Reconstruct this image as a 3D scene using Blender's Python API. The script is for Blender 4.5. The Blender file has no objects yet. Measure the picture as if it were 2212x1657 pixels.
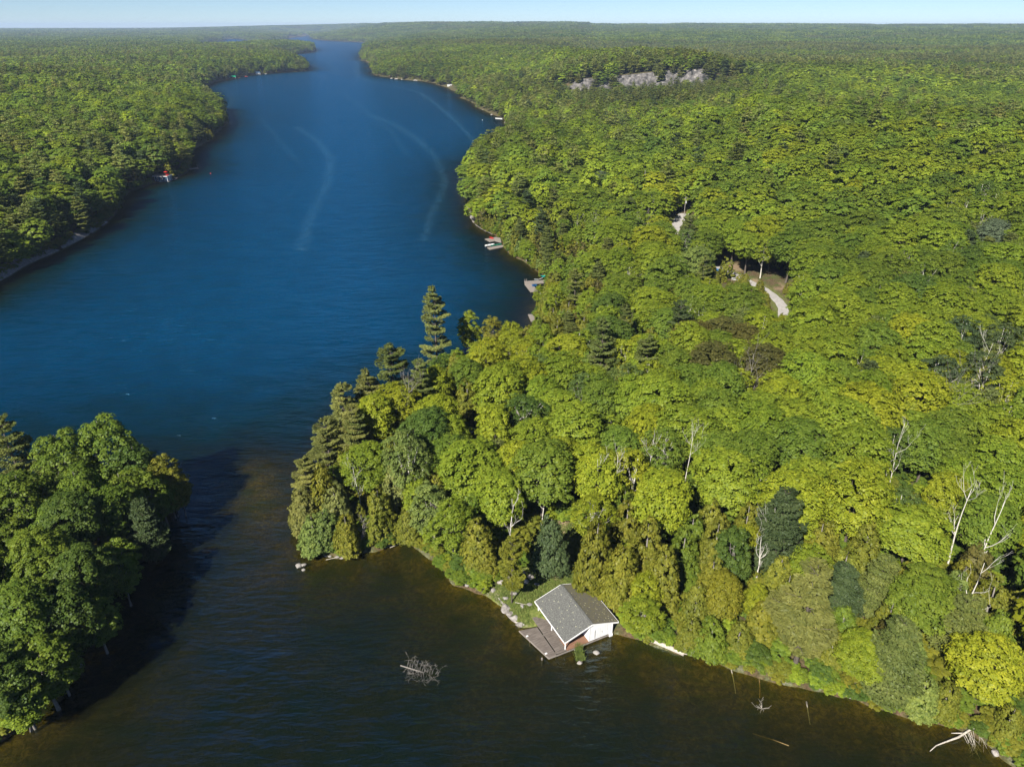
import bpy, math, random
import numpy as np
from mathutils import Vector, Matrix
R = math.radians
rng = np.random.default_rng(7)
random.seed(7)
S = bpy.context.scene
C = S.collection

# ------------------------------------------------------------------ camera
CAMH = 85.0; FPX = 1536.0; CXP = 1106.0; CYP = 828.5
PITCH = math.atan((CYP - 58) / FPX)
cam_d = bpy.data.cameras.new('camera'); cam = bpy.data.objects.new('camera', cam_d); C.objects.link(cam)
cam_d.sensor_fit = 'HORIZONTAL'; cam_d.sensor_width = 36.0; cam_d.lens = 36.0 * FPX / 2212.0
cam_d.clip_start = 0.5; cam_d.clip_end = 60000
cam.location = (0, 0, CAMH); cam.rotation_euler = (math.pi / 2 - PITCH, R(0.0), 0)
S.camera = cam
# ------------------------------------------------------------------ sky, sun, exposure
SUN_EL, SUN_AZ = 40.0, 31.0          # shadows fall towards azimuth 31 deg right of +Y
W = bpy.data.worlds.new('World'); S.world = W; W.use_nodes = True
nt = W.node_tree
sky = nt.nodes.new('ShaderNodeTexSky'); sky.sky_type = 'NISHITA'; sky.sun_disc = False
sky.sun_elevation = R(SUN_EL); sky.sun_rotation = R(SUN_AZ + 180)
sky.altitude = 4200; sky.air_density = 1.0; sky.dust_density = 0.9; sky.ozone_density = 5.0
bg = nt.nodes['Background']; bg.inputs[1].default_value = 0.05
nt.links.new(sky.outputs[0], bg.inputs[0])
sd = bpy.data.lights.new('sun', 'SUN'); sun = bpy.data.objects.new('sun', sd); C.objects.link(sun)
sd.energy = 5.0; sd.angle = R(0.5); sd.color = (1.0, 0.94, 0.84)
ldir = Vector((math.sin(R(SUN_AZ)) * math.cos(R(SUN_EL)), math.cos(R(SUN_AZ)) * math.cos(R(SUN_EL)), -math.sin(R(SUN_EL))))
sun.rotation_euler = ldir.to_track_quat('-Z', 'Y').to_euler()
S.view_settings.view_transform = 'Standard'; S.view_settings.look = 'None'
S.view_settings.exposure = 1.08; S.view_settings.gamma = 1.0
cy = S.cycles
cy.max_bounces = 6; cy.diffuse_bounces = 2; cy.glossy_bounces = 2; cy.transmission_bounces = 4
cy.transparent_max_bounces = 8; cy.volume_bounces = 0; cy.caustics_reflective = False; cy.caustics_refractive = False
cy.sample_clamp_indirect = 6.0

# ------------------------------------------------------------------ pixel of the 2212x1657 photo -> point of the place
def at(px, py, z=0.0):
    cp, sp = math.cos(PITCH), math.sin(PITCH)
    d = Vector((px - CXP, cp * FPX + sp * (CYP - py), -sp * FPX + cp * (CYP - py)))
    t = (z - CAMH) / d.z
    return Vector((d.x * t, d.y * t, z))
def proj(x, y, z):
    cp, sp = math.cos(PITCH), math.sin(PITCH)
    zz = z - CAMH
    dep = y * cp - zz * sp
    up = y * sp + zz * cp
    return CXP + FPX * x / dep, CYP - FPX * up / dep
def P2(lst): return [tuple(at(a, b).xy) for a, b in lst]

# ------------------------------------------------------------------ shoreline (ground plan)
W_SHORE = [(-60, 645), (0, 606), (60, 570), (100, 553), (140, 536), (190, 508), (235, 478), (262, 450), (268, 431),
           (284, 414), (312, 406), (330, 399), (342, 392), (364, 387), (381, 383), (399, 377), (410, 366), (417, 347), (420, 326), (440, 309),
           (465, 294), (484, 277), (490, 262), (478, 245), (452, 217), (436, 197), (440, 188), (470, 178), (510, 168),
           (560, 161), (600, 158), (640, 156), (662, 154), (667, 147), (652, 135), (615, 124), (600, 119), (640, 117.5),
           (666, 115), (681, 110), (678, 105), (650, 103), (610, 101), (575, 102), (540, 105), (505, 108), (470, 110),
           (440, 112), (428, 108), (434, 97), (443, 92), (473, 91), (481, 89), (485, 84.5), (521, 85.5), (539, 89),
           (580, 92), (605, 89), (625, 83), (656, 79.5), (666, 76), (676, 85), (700, 88), (740, 90.5), (788, 92.5)]
E_SHORE = [(800, 95), (798, 101), (789, 109), (782, 117), (778, 124), (781, 131), (795, 134), (801, 141), (802, 151),
           (806, 160), (822, 166), (860, 171), (900, 175), (940, 181), (970, 191), (987, 202), (1010, 219), (1040, 236),
           (1070, 252), (1096, 268), (1101, 285), (1085, 312), (1050, 338), (1020, 352), (1006, 370), (1005, 395),
           (1009, 420), (1016, 450), (1023, 470), (1031, 488), (1046, 500), (1070, 509), (1083, 521), (1091, 536),
           (1101, 549), (1119, 560), (1141, 574), (1160, 587), (1179, 602), (1177, 630), (1165, 660), (1151, 695),
           (1153, 715), (1148, 748), (1100, 785), (1040, 812), (965, 822), (905, 860), (845, 902), (790, 950),
           (745, 1000), (715, 1050), (698, 1095), (690, 1130), (684, 1160), (684, 1188), (697, 1203), (735, 1204),
           (770, 1199), (820, 1187), (850, 1177), (882, 1171), (897, 1180), (916, 1199), (941, 1221), (969, 1240),
           (985, 1257), (1011, 1269), (1040, 1278), (1062, 1291), (1090, 1309), (1100, 1326), (1112, 1342), (1128, 1354),
           (1165, 1352), (1215, 1372), (1262, 1372), (1300, 1366), (1338, 1370), (1380, 1383), (1430, 1397), (1490, 1417),
           (1560, 1441), (1640, 1464), (1730, 1482), (1800, 1494), (1860, 1512), (1960, 1547), (2060, 1577), (2120, 1600),
           (2165, 1640), (2250, 1700)]
LAKE = P2(W_SHORE) + P2(E_SHORE) + [(90, 20), (90, -400), (-400, -400), (-400, 260)]
NEAR_LEFT = P2([(-150, 1690), (20, 1590), (100, 1520), (150, 1450), (172, 1385), (212, 1330), (262, 1262), (285, 1205),
                (305, 1160), (350, 1112), (380, 1085), (376, 1068), (300, 1072), (225, 1062), (150, 1068), (60, 1090),
                (0, 1120), (-200, 1190)]) + [(-170, 112), (-170, 45)]

def poly_sd(X, Y, poly):
    """signed distance, negative inside the polygon"""
    P = np.array(poly, float); n = len(P)
    if X.size < 50:
        Q = np.roll(P, -1, 0); x_, y_ = X.reshape(-1, 1), Y.reshape(-1, 1)
        ax, ay, ex, ey = P[:, 0], P[:, 1], Q[:, 0] - P[:, 0], Q[:, 1] - P[:, 1]
        t = np.clip(((x_ - ax) * ex + (y_ - ay) * ey) / (ex * ex + ey * ey + 1e-12), 0, 1)
        d = np.sqrt(np.min((x_ - ax - t * ex) ** 2 + (y_ - ay - t * ey) ** 2, axis=1))
        c = ((ay > y_) != (Q[:, 1] > y_)) & (x_ < ax + (y_ - ay) * ex / np.where(np.abs(ey) > 1e-12, ey, 1e-12))
        return np.where(c.sum(axis=1) % 2 == 1, -d, d).reshape(X.shape)
    best = np.full(X.shape, 1e18); inside = np.zeros(X.shape, bool)
    for i in range(n):
        ax, ay = P[i]; bx, by = P[(i + 1) % n]
        ex, ey = bx - ax, by - ay
        t = np.clip(((X - ax) * ex + (Y - ay) * ey) / (ex * ex + ey * ey + 1e-12), 0, 1)
        dx, dy = X - ax - t * ex, Y - ay - t * ey
        best = np.minimum(best, dx * dx + dy * dy)
        cond = ((ay > Y) != (by > Y))
        xi = ax + (Y - ay) * ex / (ey if abs(ey) > 1e-12 else 1e-12)
        inside ^= cond & (X < xi)
    d = np.sqrt(best)
    return np.where(inside, -d, d)

def vnoise(X, Y, scale, seed=0):
    x = X / scale + seed * 17.13; y = Y / scale + seed * 9.71
    xi = np.floor(x).astype(np.int64); yi = np.floor(y).astype(np.int64)
    fx = x - xi; fy = y - yi
    fx = fx * fx * (3 - 2 * fx); fy = fy * fy * (3 - 2 * fy)
    def h(a, b):
        v = (a * 374761393 + b * 668265263 + seed * 974634777) & 0x7fffffff
        v = ((v ^ (v >> 13)) * 1274126177) & 0x7fffffff
        return ((v ^ (v >> 16)) & 0xffff) / 65535.0
    return (h(xi, yi) * (1 - fx) * (1 - fy) + h(xi + 1, yi) * fx * (1 - fy) + h(xi, yi + 1) * (1 - fx) * fy + h(xi + 1, yi + 1) * fx * fy)
def sstep(a, b, v):
    t = np.clip((v - a) / (b - a), 0, 1); return t * t * (3 - 2 * t)

def shore_d(X, Y):
    """positive on land: metres from the water's edge"""
    d = poly_sd(X, Y, LAKE)                       # positive outside the lake
    dn = -poly_sd(X, Y, NEAR_LEFT)                # positive inside the near peninsula
    d = np.maximum(d, dn)
    near = np.exp(-np.hypot(X, Y) / 500.0)
    wob = (vnoise(X, Y, 2.6, 3) - .5) * 1.1 + (vnoise(X, Y, 9.0, 4) - .5) * 2.0
    bh = np.clip((np.hypot(X - 9, Y - 82) - 5) / 12, 0, 1)
    far = (vnoise(X, Y, 40., 5) - .5) * 14 * (1 - near) * sstep(300, 900, np.hypot(X, Y))
    return d + wob * np.clip(near * 1.4, 0.15, 1) * bh + far
CLIFF_X, CLIFF_Y = 170.0, 880.0
def height(X, Y):
    X = np.asarray(X, float); Y = np.asarray(Y, float)
    d = shore_d(X, Y)
    dl = np.clip(d, 0, None)
    D = np.hypot(X, Y)
    hills = (vnoise(X, Y, 420, 1) * .6 + vnoise(X, Y, 170, 2) * .3 + vnoise(X, Y, 60, 6) * .1)
    west = sstep(20, -80, X - Y * 0.1); az_ = np.degrees(np.arctan2(X, Y))
    land = 0.75 * (1 - np.exp(-dl / 0.9)) + 5.5 * (1 - np.exp(-dl / 70.)) + hills * 24 * sstep(15, 260, dl) * (1 - .5 * sstep(-11, -15, az_) * sstep(1500, 2200, D)) * (1 - .72 * sstep(-11, -15, az_) * sstep(900, 1500, D)) + west * 8 * sstep(2, 40, dl) * sstep(250, 400, D)
    az = np.degrees(np.arctan2(X, Y))
    wst = sstep(-11, -15, az)
    ramp = (sstep(1500, 7000, D) * (1 - wst) + sstep(5200, 11000, D) * wst) * (22 + 44 * sstep(-26, -13, az) - 8 * sstep(0, 30, az)) * sstep(100, 900, dl)
    land = land + ramp + 15 * sstep(70, 220, dl) * sstep(20, 90, X) * sstep(760, 480, D) * sstep(170, 290, D)
    # the rocky hill
    ridge = CLIFF_Y + (vnoise(X, Y * 0, 22, 8) - .5) * 10 + (vnoise(X, Y * 0, 60, 9) - .5) * 20
    wx = sstep(25, 90, X) * sstep(320, 215, X)
    hill = 20 * sstep(0, 26, Y - ridge) * sstep(1900, 1050, Y) * wx
    land = land + hill
    # lake bed
    dw = np.clip(-d, 0, None)
    cove = sstep(205, 88, Y) ** .8
    dmax = 2.6 * cove + 14 * (1 - cove)
    shoal = np.exp(-((X + 52 + (Y - 120) * .3) ** 2 / 60 + (Y - 122) ** 2 / 340)) * .85 + np.exp(-((X + 36) ** 2 / 50 + (Y - 132) ** 2 / 60)) * .8
    dep = dmax * (1 - np.exp(-dw * (.20 * cove + .42 * (1 - cove)) / dmax)) + 0.25 * (1 - np.exp(-dw / 0.4))
    dep = dep * (1 - .93 * np.clip(shoal * 1.1, 0, 1)) * (0.85 + 0.3 * vnoise(X, Y, 4, 11))
    return np.where(d > 0, land, -dep)
def hz(x, y): return float(height(np.array([x]), np.array([y]))[0])
def gp(px, py, dz=0.0):
    """the point of the ground seen at a pixel, lifted by dz"""
    z = 0.0
    for _ in range(12):
        p = at(px, py, z + dz); z = .5 * z + .5 * max(hz(p.x, p.y), 0.0)
    return Vector((p.x, p.y, z + dz))

# ------------------------------------------------------------------ materials
def mat(name):
    m = bpy.data.materials.new(name); m.use_nodes = True
    t = m.node_tree; t.nodes.clear()
    out = t.nodes.new('ShaderNodeOutputMaterial')
    return m, t, out
def nd(t, typ, **kw):
    n = t.nodes.new(typ)
    for k, v in kw.items():
        if k.startswith('i_'):
            n.inputs[k[2:].replace('_', ' ')].default_value = v
        else: setattr(n, k, v)
    return n
def noise(t, scale, detail=3, rough=.6, vec=None, dist=0.0):
    n = nd(t, 'ShaderNodeTexNoise'); n.inputs['Scale'].default_value = scale; n.inputs['Detail'].default_value = detail
    n.inputs['Roughness'].default_value = rough; n.inputs['Distortion'].default_value = dist
    if vec is not None: t.links.new(vec, n.inputs['Vector'])
    return n
def ramp(t, fac, stops):
    r = nd(t, 'ShaderNodeValToRGB'); e = r.color_ramp.elements
    while len(e) > 1: e.remove(e[-1])
    e[0].position = stops[0][0]; e[0].color = (*stops[0][1], 1)
    for p, c in stops[1:]:
        q = e.new(p); q.color = (*c, 1)
    t.links.new(fac, r.inputs[0]); return r
def mixc(t, fac, a, b, mode='MIX'):
    m = nd(t, 'ShaderNodeMix', data_type='RGBA', blend_type=mode)
    for s, v in ((0, fac), (6, a), (7, b)):
        if isinstance(v, (int, float)): m.inputs[s].default_value = v
        elif isinstance(v, tuple): m.inputs[s].default_value = (*v, 1)
        else: t.links.new(v, m.inputs[s])
    return m.outputs[2]
def mathn(t, op, a, b=0.0, c=None, clamp=False):
    m = nd(t, 'ShaderNodeMath', operation=op, use_clamp=clamp)
    for s, v in enumerate((a, b) if c is None else (a, b, c)):
        if isinstance(v, (int, float)): m.inputs[s].default_value = v
        else: t.links.new(v, m.inputs[s])
    return m.outputs[0]
def geo_pos(t): return nd(t, 'ShaderNodeNewGeometry').outputs['Position']
def obj_pos(t): return nd(t, 'ShaderNodeTexCoord').outputs['Object']
def rough_mat(name, stops, scale, rough=.85, bump=0.0, bscale=None, stretch=None, spec=.3, world=False, spots=None):
    m, t, out = mat(name)
    v = geo_pos(t) if world else obj_pos(t)
    if stretch:
        mp = nd(t, 'ShaderNodeMapping'); mp.inputs['Scale'].default_value = stretch; t.links.new(v, mp.inputs[0]); v = mp.outputs[0]
    n = noise(t, scale, 5, .65, v)
    col = ramp(t, n.outputs[0], stops).outputs[0]
    if spots:
        vo = nd(t, 'ShaderNodeTexVoronoi'); vo.inputs['Scale'].default_value = spots[0]; t.links.new(v, vo.inputs['Vector'])
        dn = noise(t, spots[0] * 3, 2, .5, v)
        k = mathn(t, 'LESS_THAN', mathn(t, 'ADD', vo.outputs['Distance'], mathn(t, 'MULTIPLY', dn.outputs[0], .25)), spots[1])
        col = mixc(t, k, col, spots[2])
    b = nd(t, 'ShaderNodeBsdfPrincipled'); b.inputs['Roughness'].default_value = rough; b.inputs['Specular IOR Level'].default_value = spec
    t.links.new(col, b.inputs['Base Color'])
    if bump:
        bn = noise(t, bscale or scale * 3, 4, .6, v); bp = nd(t, 'ShaderNodeBump'); bp.inputs['Strength'].default_value = bump
        bp.inputs['Distance'].default_value = .1
        t.links.new(bn.outputs[0], bp.inputs['Height']); t.links.new(bp.outputs[0], b.inputs['Normal'])
    t.links.new(b.outputs[0], out.inputs[0])
    return m
M = {}
M['bark'] = rough_mat('bark', [(.3, (.05, .04, .032)), (.7, (.13, .11, .09))], 3, bump=.6, stretch=(4, 4, .8))
M['grey_bark'] = rough_mat('grey_bark', [(.3, (.14, .125, .11)), (.7, (.30, .28, .25))], 3, bump=.4, stretch=(4, 4, .8))
M['white_bark'] = rough_mat('white_bark', [(.2, (.2, .18, .15)), (.4, (.48, .46, .40)), (.8, (.62, .60, .54))], 2.5, bump=.2, stretch=(1.5, 1.5, 3))
M['driftwood'] = rough_mat('driftwood', [(.3, (.24, .21, .17)), (.7, (.55, .51, .44))], 5, bump=.4)
M['wet_wood'] = rough_mat('wet_wood', [(.3, (.20, .13, .05)), (.7, (.42, .30, .13))], 4, bump=.3)
M['rock'] = rough_mat('rock', [(.25, (.10, .09, .085)), (.5, (.24, .22, .2)), (.75, (.42, .39, .36))], 1.6, bump=.8, bscale=5, world=True)
M['pale_rock'] = rough_mat('pale_rock', [(.25, (.12, .11, .10)), (.5, (.25, .235, .215)), (.75, (.40, .375, .34))], .9, bump=.7, bscale=3, world=True)
M['deck'] = rough_mat('deck_wood', [(.25, (.075, .062, .052)), (.5, (.13, .11, .095)), (.8, (.23, .205, .18))], 2.2, bump=.3, stretch=(.35, 3, 3))
M['redwood'] = rough_mat('stained_wood', [(.3, (.15, .075, .045)), (.7, (.25, .14, .09))], 2.2, bump=.3, stretch=(.35, 3, 3))
M['dock'] = rough_mat('dock_wood', [(.25, (.14, .12, .10)), (.75, (.28, .25, .22))], 2, bump=.2, stretch=(.5, 3, 1))
M['shingle'] = rough_mat('shingle', [(.3, (.055, .056, .053)), (.5, (.105, .107, .10)), (.72, (.18, .18, .165))], 5.5, bump=.6, bscale=14, spots=(1.5, .24, (.36, .36, .24)))
M['shingle_litter'] = rough_mat('littered_shingle', [(.3, (.07, .065, .05)), (.48, (.13, .12, .10)), (.6, (.13, .12, .05)), (.75, (.28, .27, .2))], 3.5, bump=.8, bscale=10, spots=(1.7, .3, (.34, .33, .2)))
M['white'] = rough_mat('white_paint', [(.2, (.68, .68, .67)), (.7, (.82, .82, .81))], 1.2, rough=.55)
M['gravel'] = rough_mat('gravel', [(.3, (.24, .225, .21)), (.7, (.38, .365, .35))], 1.5, bump=.4, world=True)
M['blue_wall'] = rough_mat('blue_siding', [(.3, (.025, .06, .11)), (.7, (.04, .085, .15))], 2)
M['blue'] = rough_mat('blue_paint', [(.3, (.008, .09, .26)), (.7, (.012, .13, .36))], 3, rough=.45)
M['red'] = rough_mat('red_paint', [(.3, (.5, .02, .015)), (.7, (.7, .04, .03))], 3, rough=.45)
M['teal'] = rough_mat('teal_cloth', [(.3, (.0, .20, .18)), (.7, (.01, .32, .28))], 3, rough=.6)
M['green'] = rough_mat('green_hull', [(.3, (.01, .11, .07)), (.7, (.015, .17, .11))], 3, rough=.4)
M['hull'] = rough_mat('white_hull', [(.3, (.6, .61, .6)), (.7, (.75, .76, .75))], 3, rough=.35)
M['dark'] = rough_mat('dark_metal', [(.3, (.02, .02, .02)), (.7, (.05, .05, .05))], 3, rough=.4)
M['metal'] = rough_mat('galvanised_metal', [(.3, (.35, .36, .37)), (.7, (.5, .51, .52))], 3, rough=.4)
M['glass'] = rough_mat('window_glass', [(.3, (.03, .04, .05)), (.7, (.06, .08, .1))], 1, rough=.08, spec=.8)

def leaf_material(name, src):
    m, t, out = mat(name)
    if src == 'object':
        oi = nd(t, 'ShaderNodeObjectInfo'); col = oi.outputs['Color']; rnd = oi.outputs['Random']
    else:
        a = nd(t, 'ShaderNodeAttribute', attribute_type='INSTANCER', attribute_name='tint'); col = a.outputs['Color']
        rnd = nd(t, 'ShaderNodeObjectInfo').outputs['Random']
    v = nd(t, 'ShaderNodeAttribute', attribute_type='GEOMETRY', attribute_name='v').outputs['Fac']
    hsv = nd(t, 'ShaderNodeHueSaturation')
    t.links.new(col, hsv.inputs['Color'])
    t.links.new(mathn(t, 'MULTIPLY_ADD', v, -.035, .517), hsv.inputs['Hue'])
    hsv.inputs['Saturation'].default_value = 1.0
    t.links.new(mathn(t, 'MULTIPLY_ADD', v, .75, .62), hsv.inputs['Value'])
    d = nd(t, 'ShaderNodeBsdfDiffuse'); tr = nd(t, 'ShaderNodeBsdfTranslucent'); g = nd(t, 'ShaderNodeBsdfGlossy'); g.inputs['Roughness'].default_value = .45
    t.links.new(hsv.outputs[0], d.inputs[0])
    t.links.new(mixc(t, 1.0, hsv.outputs[0], (1.25, 1.15, .6), 'MULTIPLY'), tr.inputs[0])
    g.inputs[0].default_value = (.9, .95, 1, 1)
    m1 = nd(t, 'ShaderNodeMixShader'); m1.inputs[0].default_value = .34
    t.links.new(d.outputs[0], m1.inputs[1]); t.links.new(tr.outputs[0], m1.inputs[2])
    m2 = nd(t, 'ShaderNodeMixShader'); m2.inputs[0].default_value = .006
    t.links.new(m1.outputs[0], m2.inputs[1]); t.links.new(g.outputs[0], m2.inputs[2])
    t.links.new(m2.outputs[0], out.inputs[0])
    return m
M['leaf'] = leaf_material('foliage', 'object')
M['leaf_far'] = leaf_material('forest_foliage', 'instancer')

# ------------------------------------------------------------------ mesh helpers
def link(o, parent=None):
    C.objects.link(o)
    if parent is not None: o.parent = parent
    return o
def tag(o, label=None, cat=None, group=None, kind=None):
    for k, v in (('label', label), ('category', cat), ('group', group), ('kind', kind)):
        if v: o[k] = v
    return o
def empty(name, loc, rz=0.0, label=None, cat=None, group=None):
    o = bpy.data.objects.new(name, None); o.location = loc; o.rotation_euler = (0, 0, rz); o.empty_display_size = .3
    C.objects.link(o); return tag(o, label, cat, group)
class MB:
    def __init__(s): s.v = []; s.f = []
    def box(s, x0, x1, y0, y1, z0, z1, T=None):
        n = len(s.v)
        for p in ((x0, y0, z0), (x1, y0, z0), (x1, y1, z0), (x0, y1, z0), (x0, y0, z1), (x1, y0, z1), (x1, y1, z1), (x0, y1, z1)):
            s.v.append(tuple(T @ Vector(p)) if T is not None else p)
        s.f += [(n, n + 3, n + 2, n + 1), (n + 4, n + 5, n + 6, n + 7), (n, n + 1, n + 5, n + 4), (n + 1, n + 2, n + 6, n + 5), (n + 2, n + 3, n + 7, n + 6), (n + 3, n, n + 4, n + 7)]
        return s
    def bar(s, a, b, w, h=None):
        """a beam from a to b, w wide and h high"""
        h = h or w; a = Vector(a); b = Vector(b); d = b - a; L = d.length
        q = d.to_track_quat('X', 'Z').to_matrix().to_4x4(); T = Matrix.Translation(a) @ q
        return s.box(0, L, -w / 2, w / 2, -h / 2, h / 2, T)
    def tube(s, pts, rad, n=6, cap=True):
        pts = [Vector(p) for p in pts]; rings = []
        for i, p in enumerate(pts):
            d = (pts[min(i + 1, len(pts) - 1)] - pts[max(i - 1, 0)])
            if d.length < 1e-6: d = Vector((0, 0, 1))
            q = d.to_track_quat('Z', 'Y'); r = rad[i] if hasattr(rad, '__len__') else rad
            base = len(s.v)
            for k in range(n):
                a = 2 * math.pi * k / n; s.v.append(tuple(p + q @ Vector((math.cos(a) * r, math.sin(a) * r, 0))))
            rings.append(base)
        for a, b in zip(rings, rings[1:]):
            for k in range(n): s.f.append((a + k, a + (k + 1) % n, b + (k + 1) % n, b + k))
        if cap:
            s.f.append(tuple(rings[0] + k for k in reversed(range(n)))); s.f.append(tuple(rings[-1] + k for k in range(n)))
        return s
    def prism(s, poly, z0, z1, T=None):
        n = len(s.v); k = len(poly)
        for z in (z0, z1):
            for x, y in poly:
                p = Vector((x, y, z)); s.v.append(tuple(T @ p) if T is not None else tuple(p))
        s.f.append(tuple(n + i for i in reversed(range(k)))); s.f.append(tuple(n + k + i for i in range(k)))
        for i in range(k): s.f.append((n + i, n + (i + 1) % k, n + k + (i + 1) % k, n + k + i))
        return s
    def rock(s, c, r, seed=0, sub=2, flat=.6):
        rr = random.Random(seed); import bmesh
        bm = bmesh.new(); bmesh.ops.create_icosphere(bm, subdivisions=sub, radius=1)
        a = [Vector((rr.uniform(-1, 1), rr.uniform(-1, 1), rr.uniform(-1, 1))).normalized() for _ in range(7)]
        n = len(s.v)
        sx, sy = rr.uniform(.8, 1.3), rr.uniform(.7, 1.1)
        for v in bm.verts:
            p = v.co.copy()
            for q in a:
                k = p.dot(q)
                if k > .62: p -= q * (k - .62) * .85
            p *= 1 + rr.uniform(-.05, .05)
            s.v.append((c[0] + p.x * r * sx, c[1] + p.y * r * sy, c[2] + p.z * r * flat))
        for f in bm.faces: s.f.append(tuple(n + v.index for v in f.verts))
        bm.free(); return s
    def build(s, name, m, parent=None, smooth=False, loc=None):
        me = bpy.data.meshes.new(name); me.from_pydata(s.v, [], s.f); me.materials.append(m)
        if smooth: me.polygons.foreach_set('use_smooth', [True] * len(me.polygons))
        o = bpy.data.objects.new(name, me); link(o, parent)
        if loc is not None: o.location = loc
        return o

def quads_mesh(name, cen, nrm, size, aspect, vv, m, axis=None, shape='leaf', extra=None):
    """many small leaf faces; extra = (verts, faces) of wood kept in a second material slot"""
    n = len(cen)
    nrm = nrm / (np.linalg.norm(nrm, axis=1, keepdims=True) + 1e-9)
    if axis is None:
        a = rng.normal(size=(n, 3))
    else: a = axis + rng.normal(size=(n, 3)) * .15
    t1 = a - nrm * np.sum(a * nrm, axis=1, keepdims=True)
    t1 /= (np.linalg.norm(t1, axis=1, keepdims=True) + 1e-9)
    t2 = np.cross(nrm, t1)
    s = size[:, None]
    L = s * aspect; Wd = s
    j = lambda: 1 + rng.uniform(-.25, .25, (n, 1))
    p0 = cen - t1 * L * .5 * j() + t2 * Wd * rng.uniform(-.2, .2, (n, 1))
    p1 = cen + t2 * Wd * .5 * j() + t1 * L * rng.uniform(-.15, .25, (n, 1))
    p2 = cen + t1 * L * .5 * j() + t2 * Wd * rng.uniform(-.2, .2, (n, 1)) + nrm * s * rng.uniform(-.2, .1, (n, 1))
    p3 = cen - t2 * Wd * .5 * j() + t1 * L * rng.uniform(-.15, .25, (n, 1))
    V = np.stack([p0, p1, p2, p3], 1).reshape(-1, 3).astype(np.float32)
    me = bpy.data.meshes.new(name)
    me.vertices.add(4 * n); me.vertices.foreach_set('co', V.ravel())
    me.loops.add(4 * n); me.loops.foreach_set('vertex_index', np.arange(4 * n, dtype=np.int32))
    me.polygons.add(n); me.polygons.foreach_set('loop_start', np.arange(n, dtype=np.int32) * 4)
    me.update(calc_edges=True)
    at_ = me.attributes.new('v', 'FLOAT', 'FACE'); at_.data.foreach_set('value', np.asarray(vv, np.float32))
    me.materials.append(m); me.validate()
    return me

# ------------------------------------------------------------------ foliage generators (unit: metres, base at z=0)
def sphere_dirs(n, zmin=-.3):
    i = np.arange(n) + .5
    z = 1 - (1 - zmin) * i / n
    ph = i * 2.39996 + rng.uniform(0, 6)
    r = np.sqrt(1 - z * z)
    d = np.stack([r * np.cos(ph), r * np.sin(ph), z], 1) + rng.normal(size=(n, 3)) * .10
    return d / np.linalg.norm(d, axis=1, keepdims=True)
def crown_broad(n_cl, n_lf, lsize, H=16., Rr=4.2, z0=5., seed=0, zmin=-.45, sparse=0.0, lump=.22, cs=1.0, dome=.35, rnd=.28, core=False):
    g = np.random.default_rng(seed)
    Dv = sphere_dirs(n_cl, zmin)
    # lobes: big bulges of the crown
    lob = g.normal(size=(11, 3)); lob[:, 2] = np.abs(lob[:, 2]) * .8; lob /= np.linalg.norm(lob, axis=1, keepdims=True)
    la = g.uniform(.1, 1, 11)
    bulge = np.max(np.clip((Dv @ lob.T - .66) / .34, 0, 1) * la, axis=1)
    rad = (1 - lump) + lump * 1.6 * bulge + g.normal(size=n_cl) * .085
    zc = (H + z0) / 2 - .5; rz = (H - z0) / 2
    cl = np.stack([Dv[:, 0] * Rr * rad, Dv[:, 1] * Rr * rad, zc + Dv[:, 2] * rz * (rad * .5 + .5)], 1)
    keep = g.random(n_cl) > sparse
    cl = cl[keep]; Dv = Dv[keep]; m = len(cl)
    cr = g.uniform(.75, 1.45, m) * Rr / 4.2 * cs
    if core:
        k2 = np.argsort(g.random(m))[:int(m * .35)]; c0_ = np.array([0, 0, zc]); cl = np.concatenate([cl, c0_ + (cl[k2] - c0_) * .78]); Dv = np.concatenate([Dv, Dv[k2]]); m = len(cl); cr = g.uniform(.75, 1.45, m) * Rr / 4.2 * cs
    k = n_lf
    q = g.normal(size=(m, k, 3)); q /= np.linalg.norm(q, axis=2, keepdims=True)
    q[:, :, 2] = np.where(g.random((m, k)) < .8, np.abs(q[:, :, 2]), q[:, :, 2])
    rr = g.uniform(.55, 1.0, (m, k, 1))
    off = q * rr * cr[:, None, None] * np.array([1, 1, .55])
    # pads tilt outwards
    off[:, :, 2] -= (off[:, :, 0] * Dv[:, None, 0] + off[:, :, 1] * Dv[:, None, 1]) * .45
    cen = (cl[:, None, :] + off).reshape(-1, 3)
    nr = (q * (1.15 - dome) + Dv[:, None, :] * dome + np.array([0, 0, .5]) + g.normal(size=q.shape) * rnd).reshape(-1, 3)
    cv = g.uniform(0, 1, m)
    vv = np.clip((cv[:, None] * .45 + g.random((m, k)) * .55), 0, 1).ravel()
    sz = g.uniform(.7, 1.3, m * k) * lsize
    return cen, nr, sz, vv, cl
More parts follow.
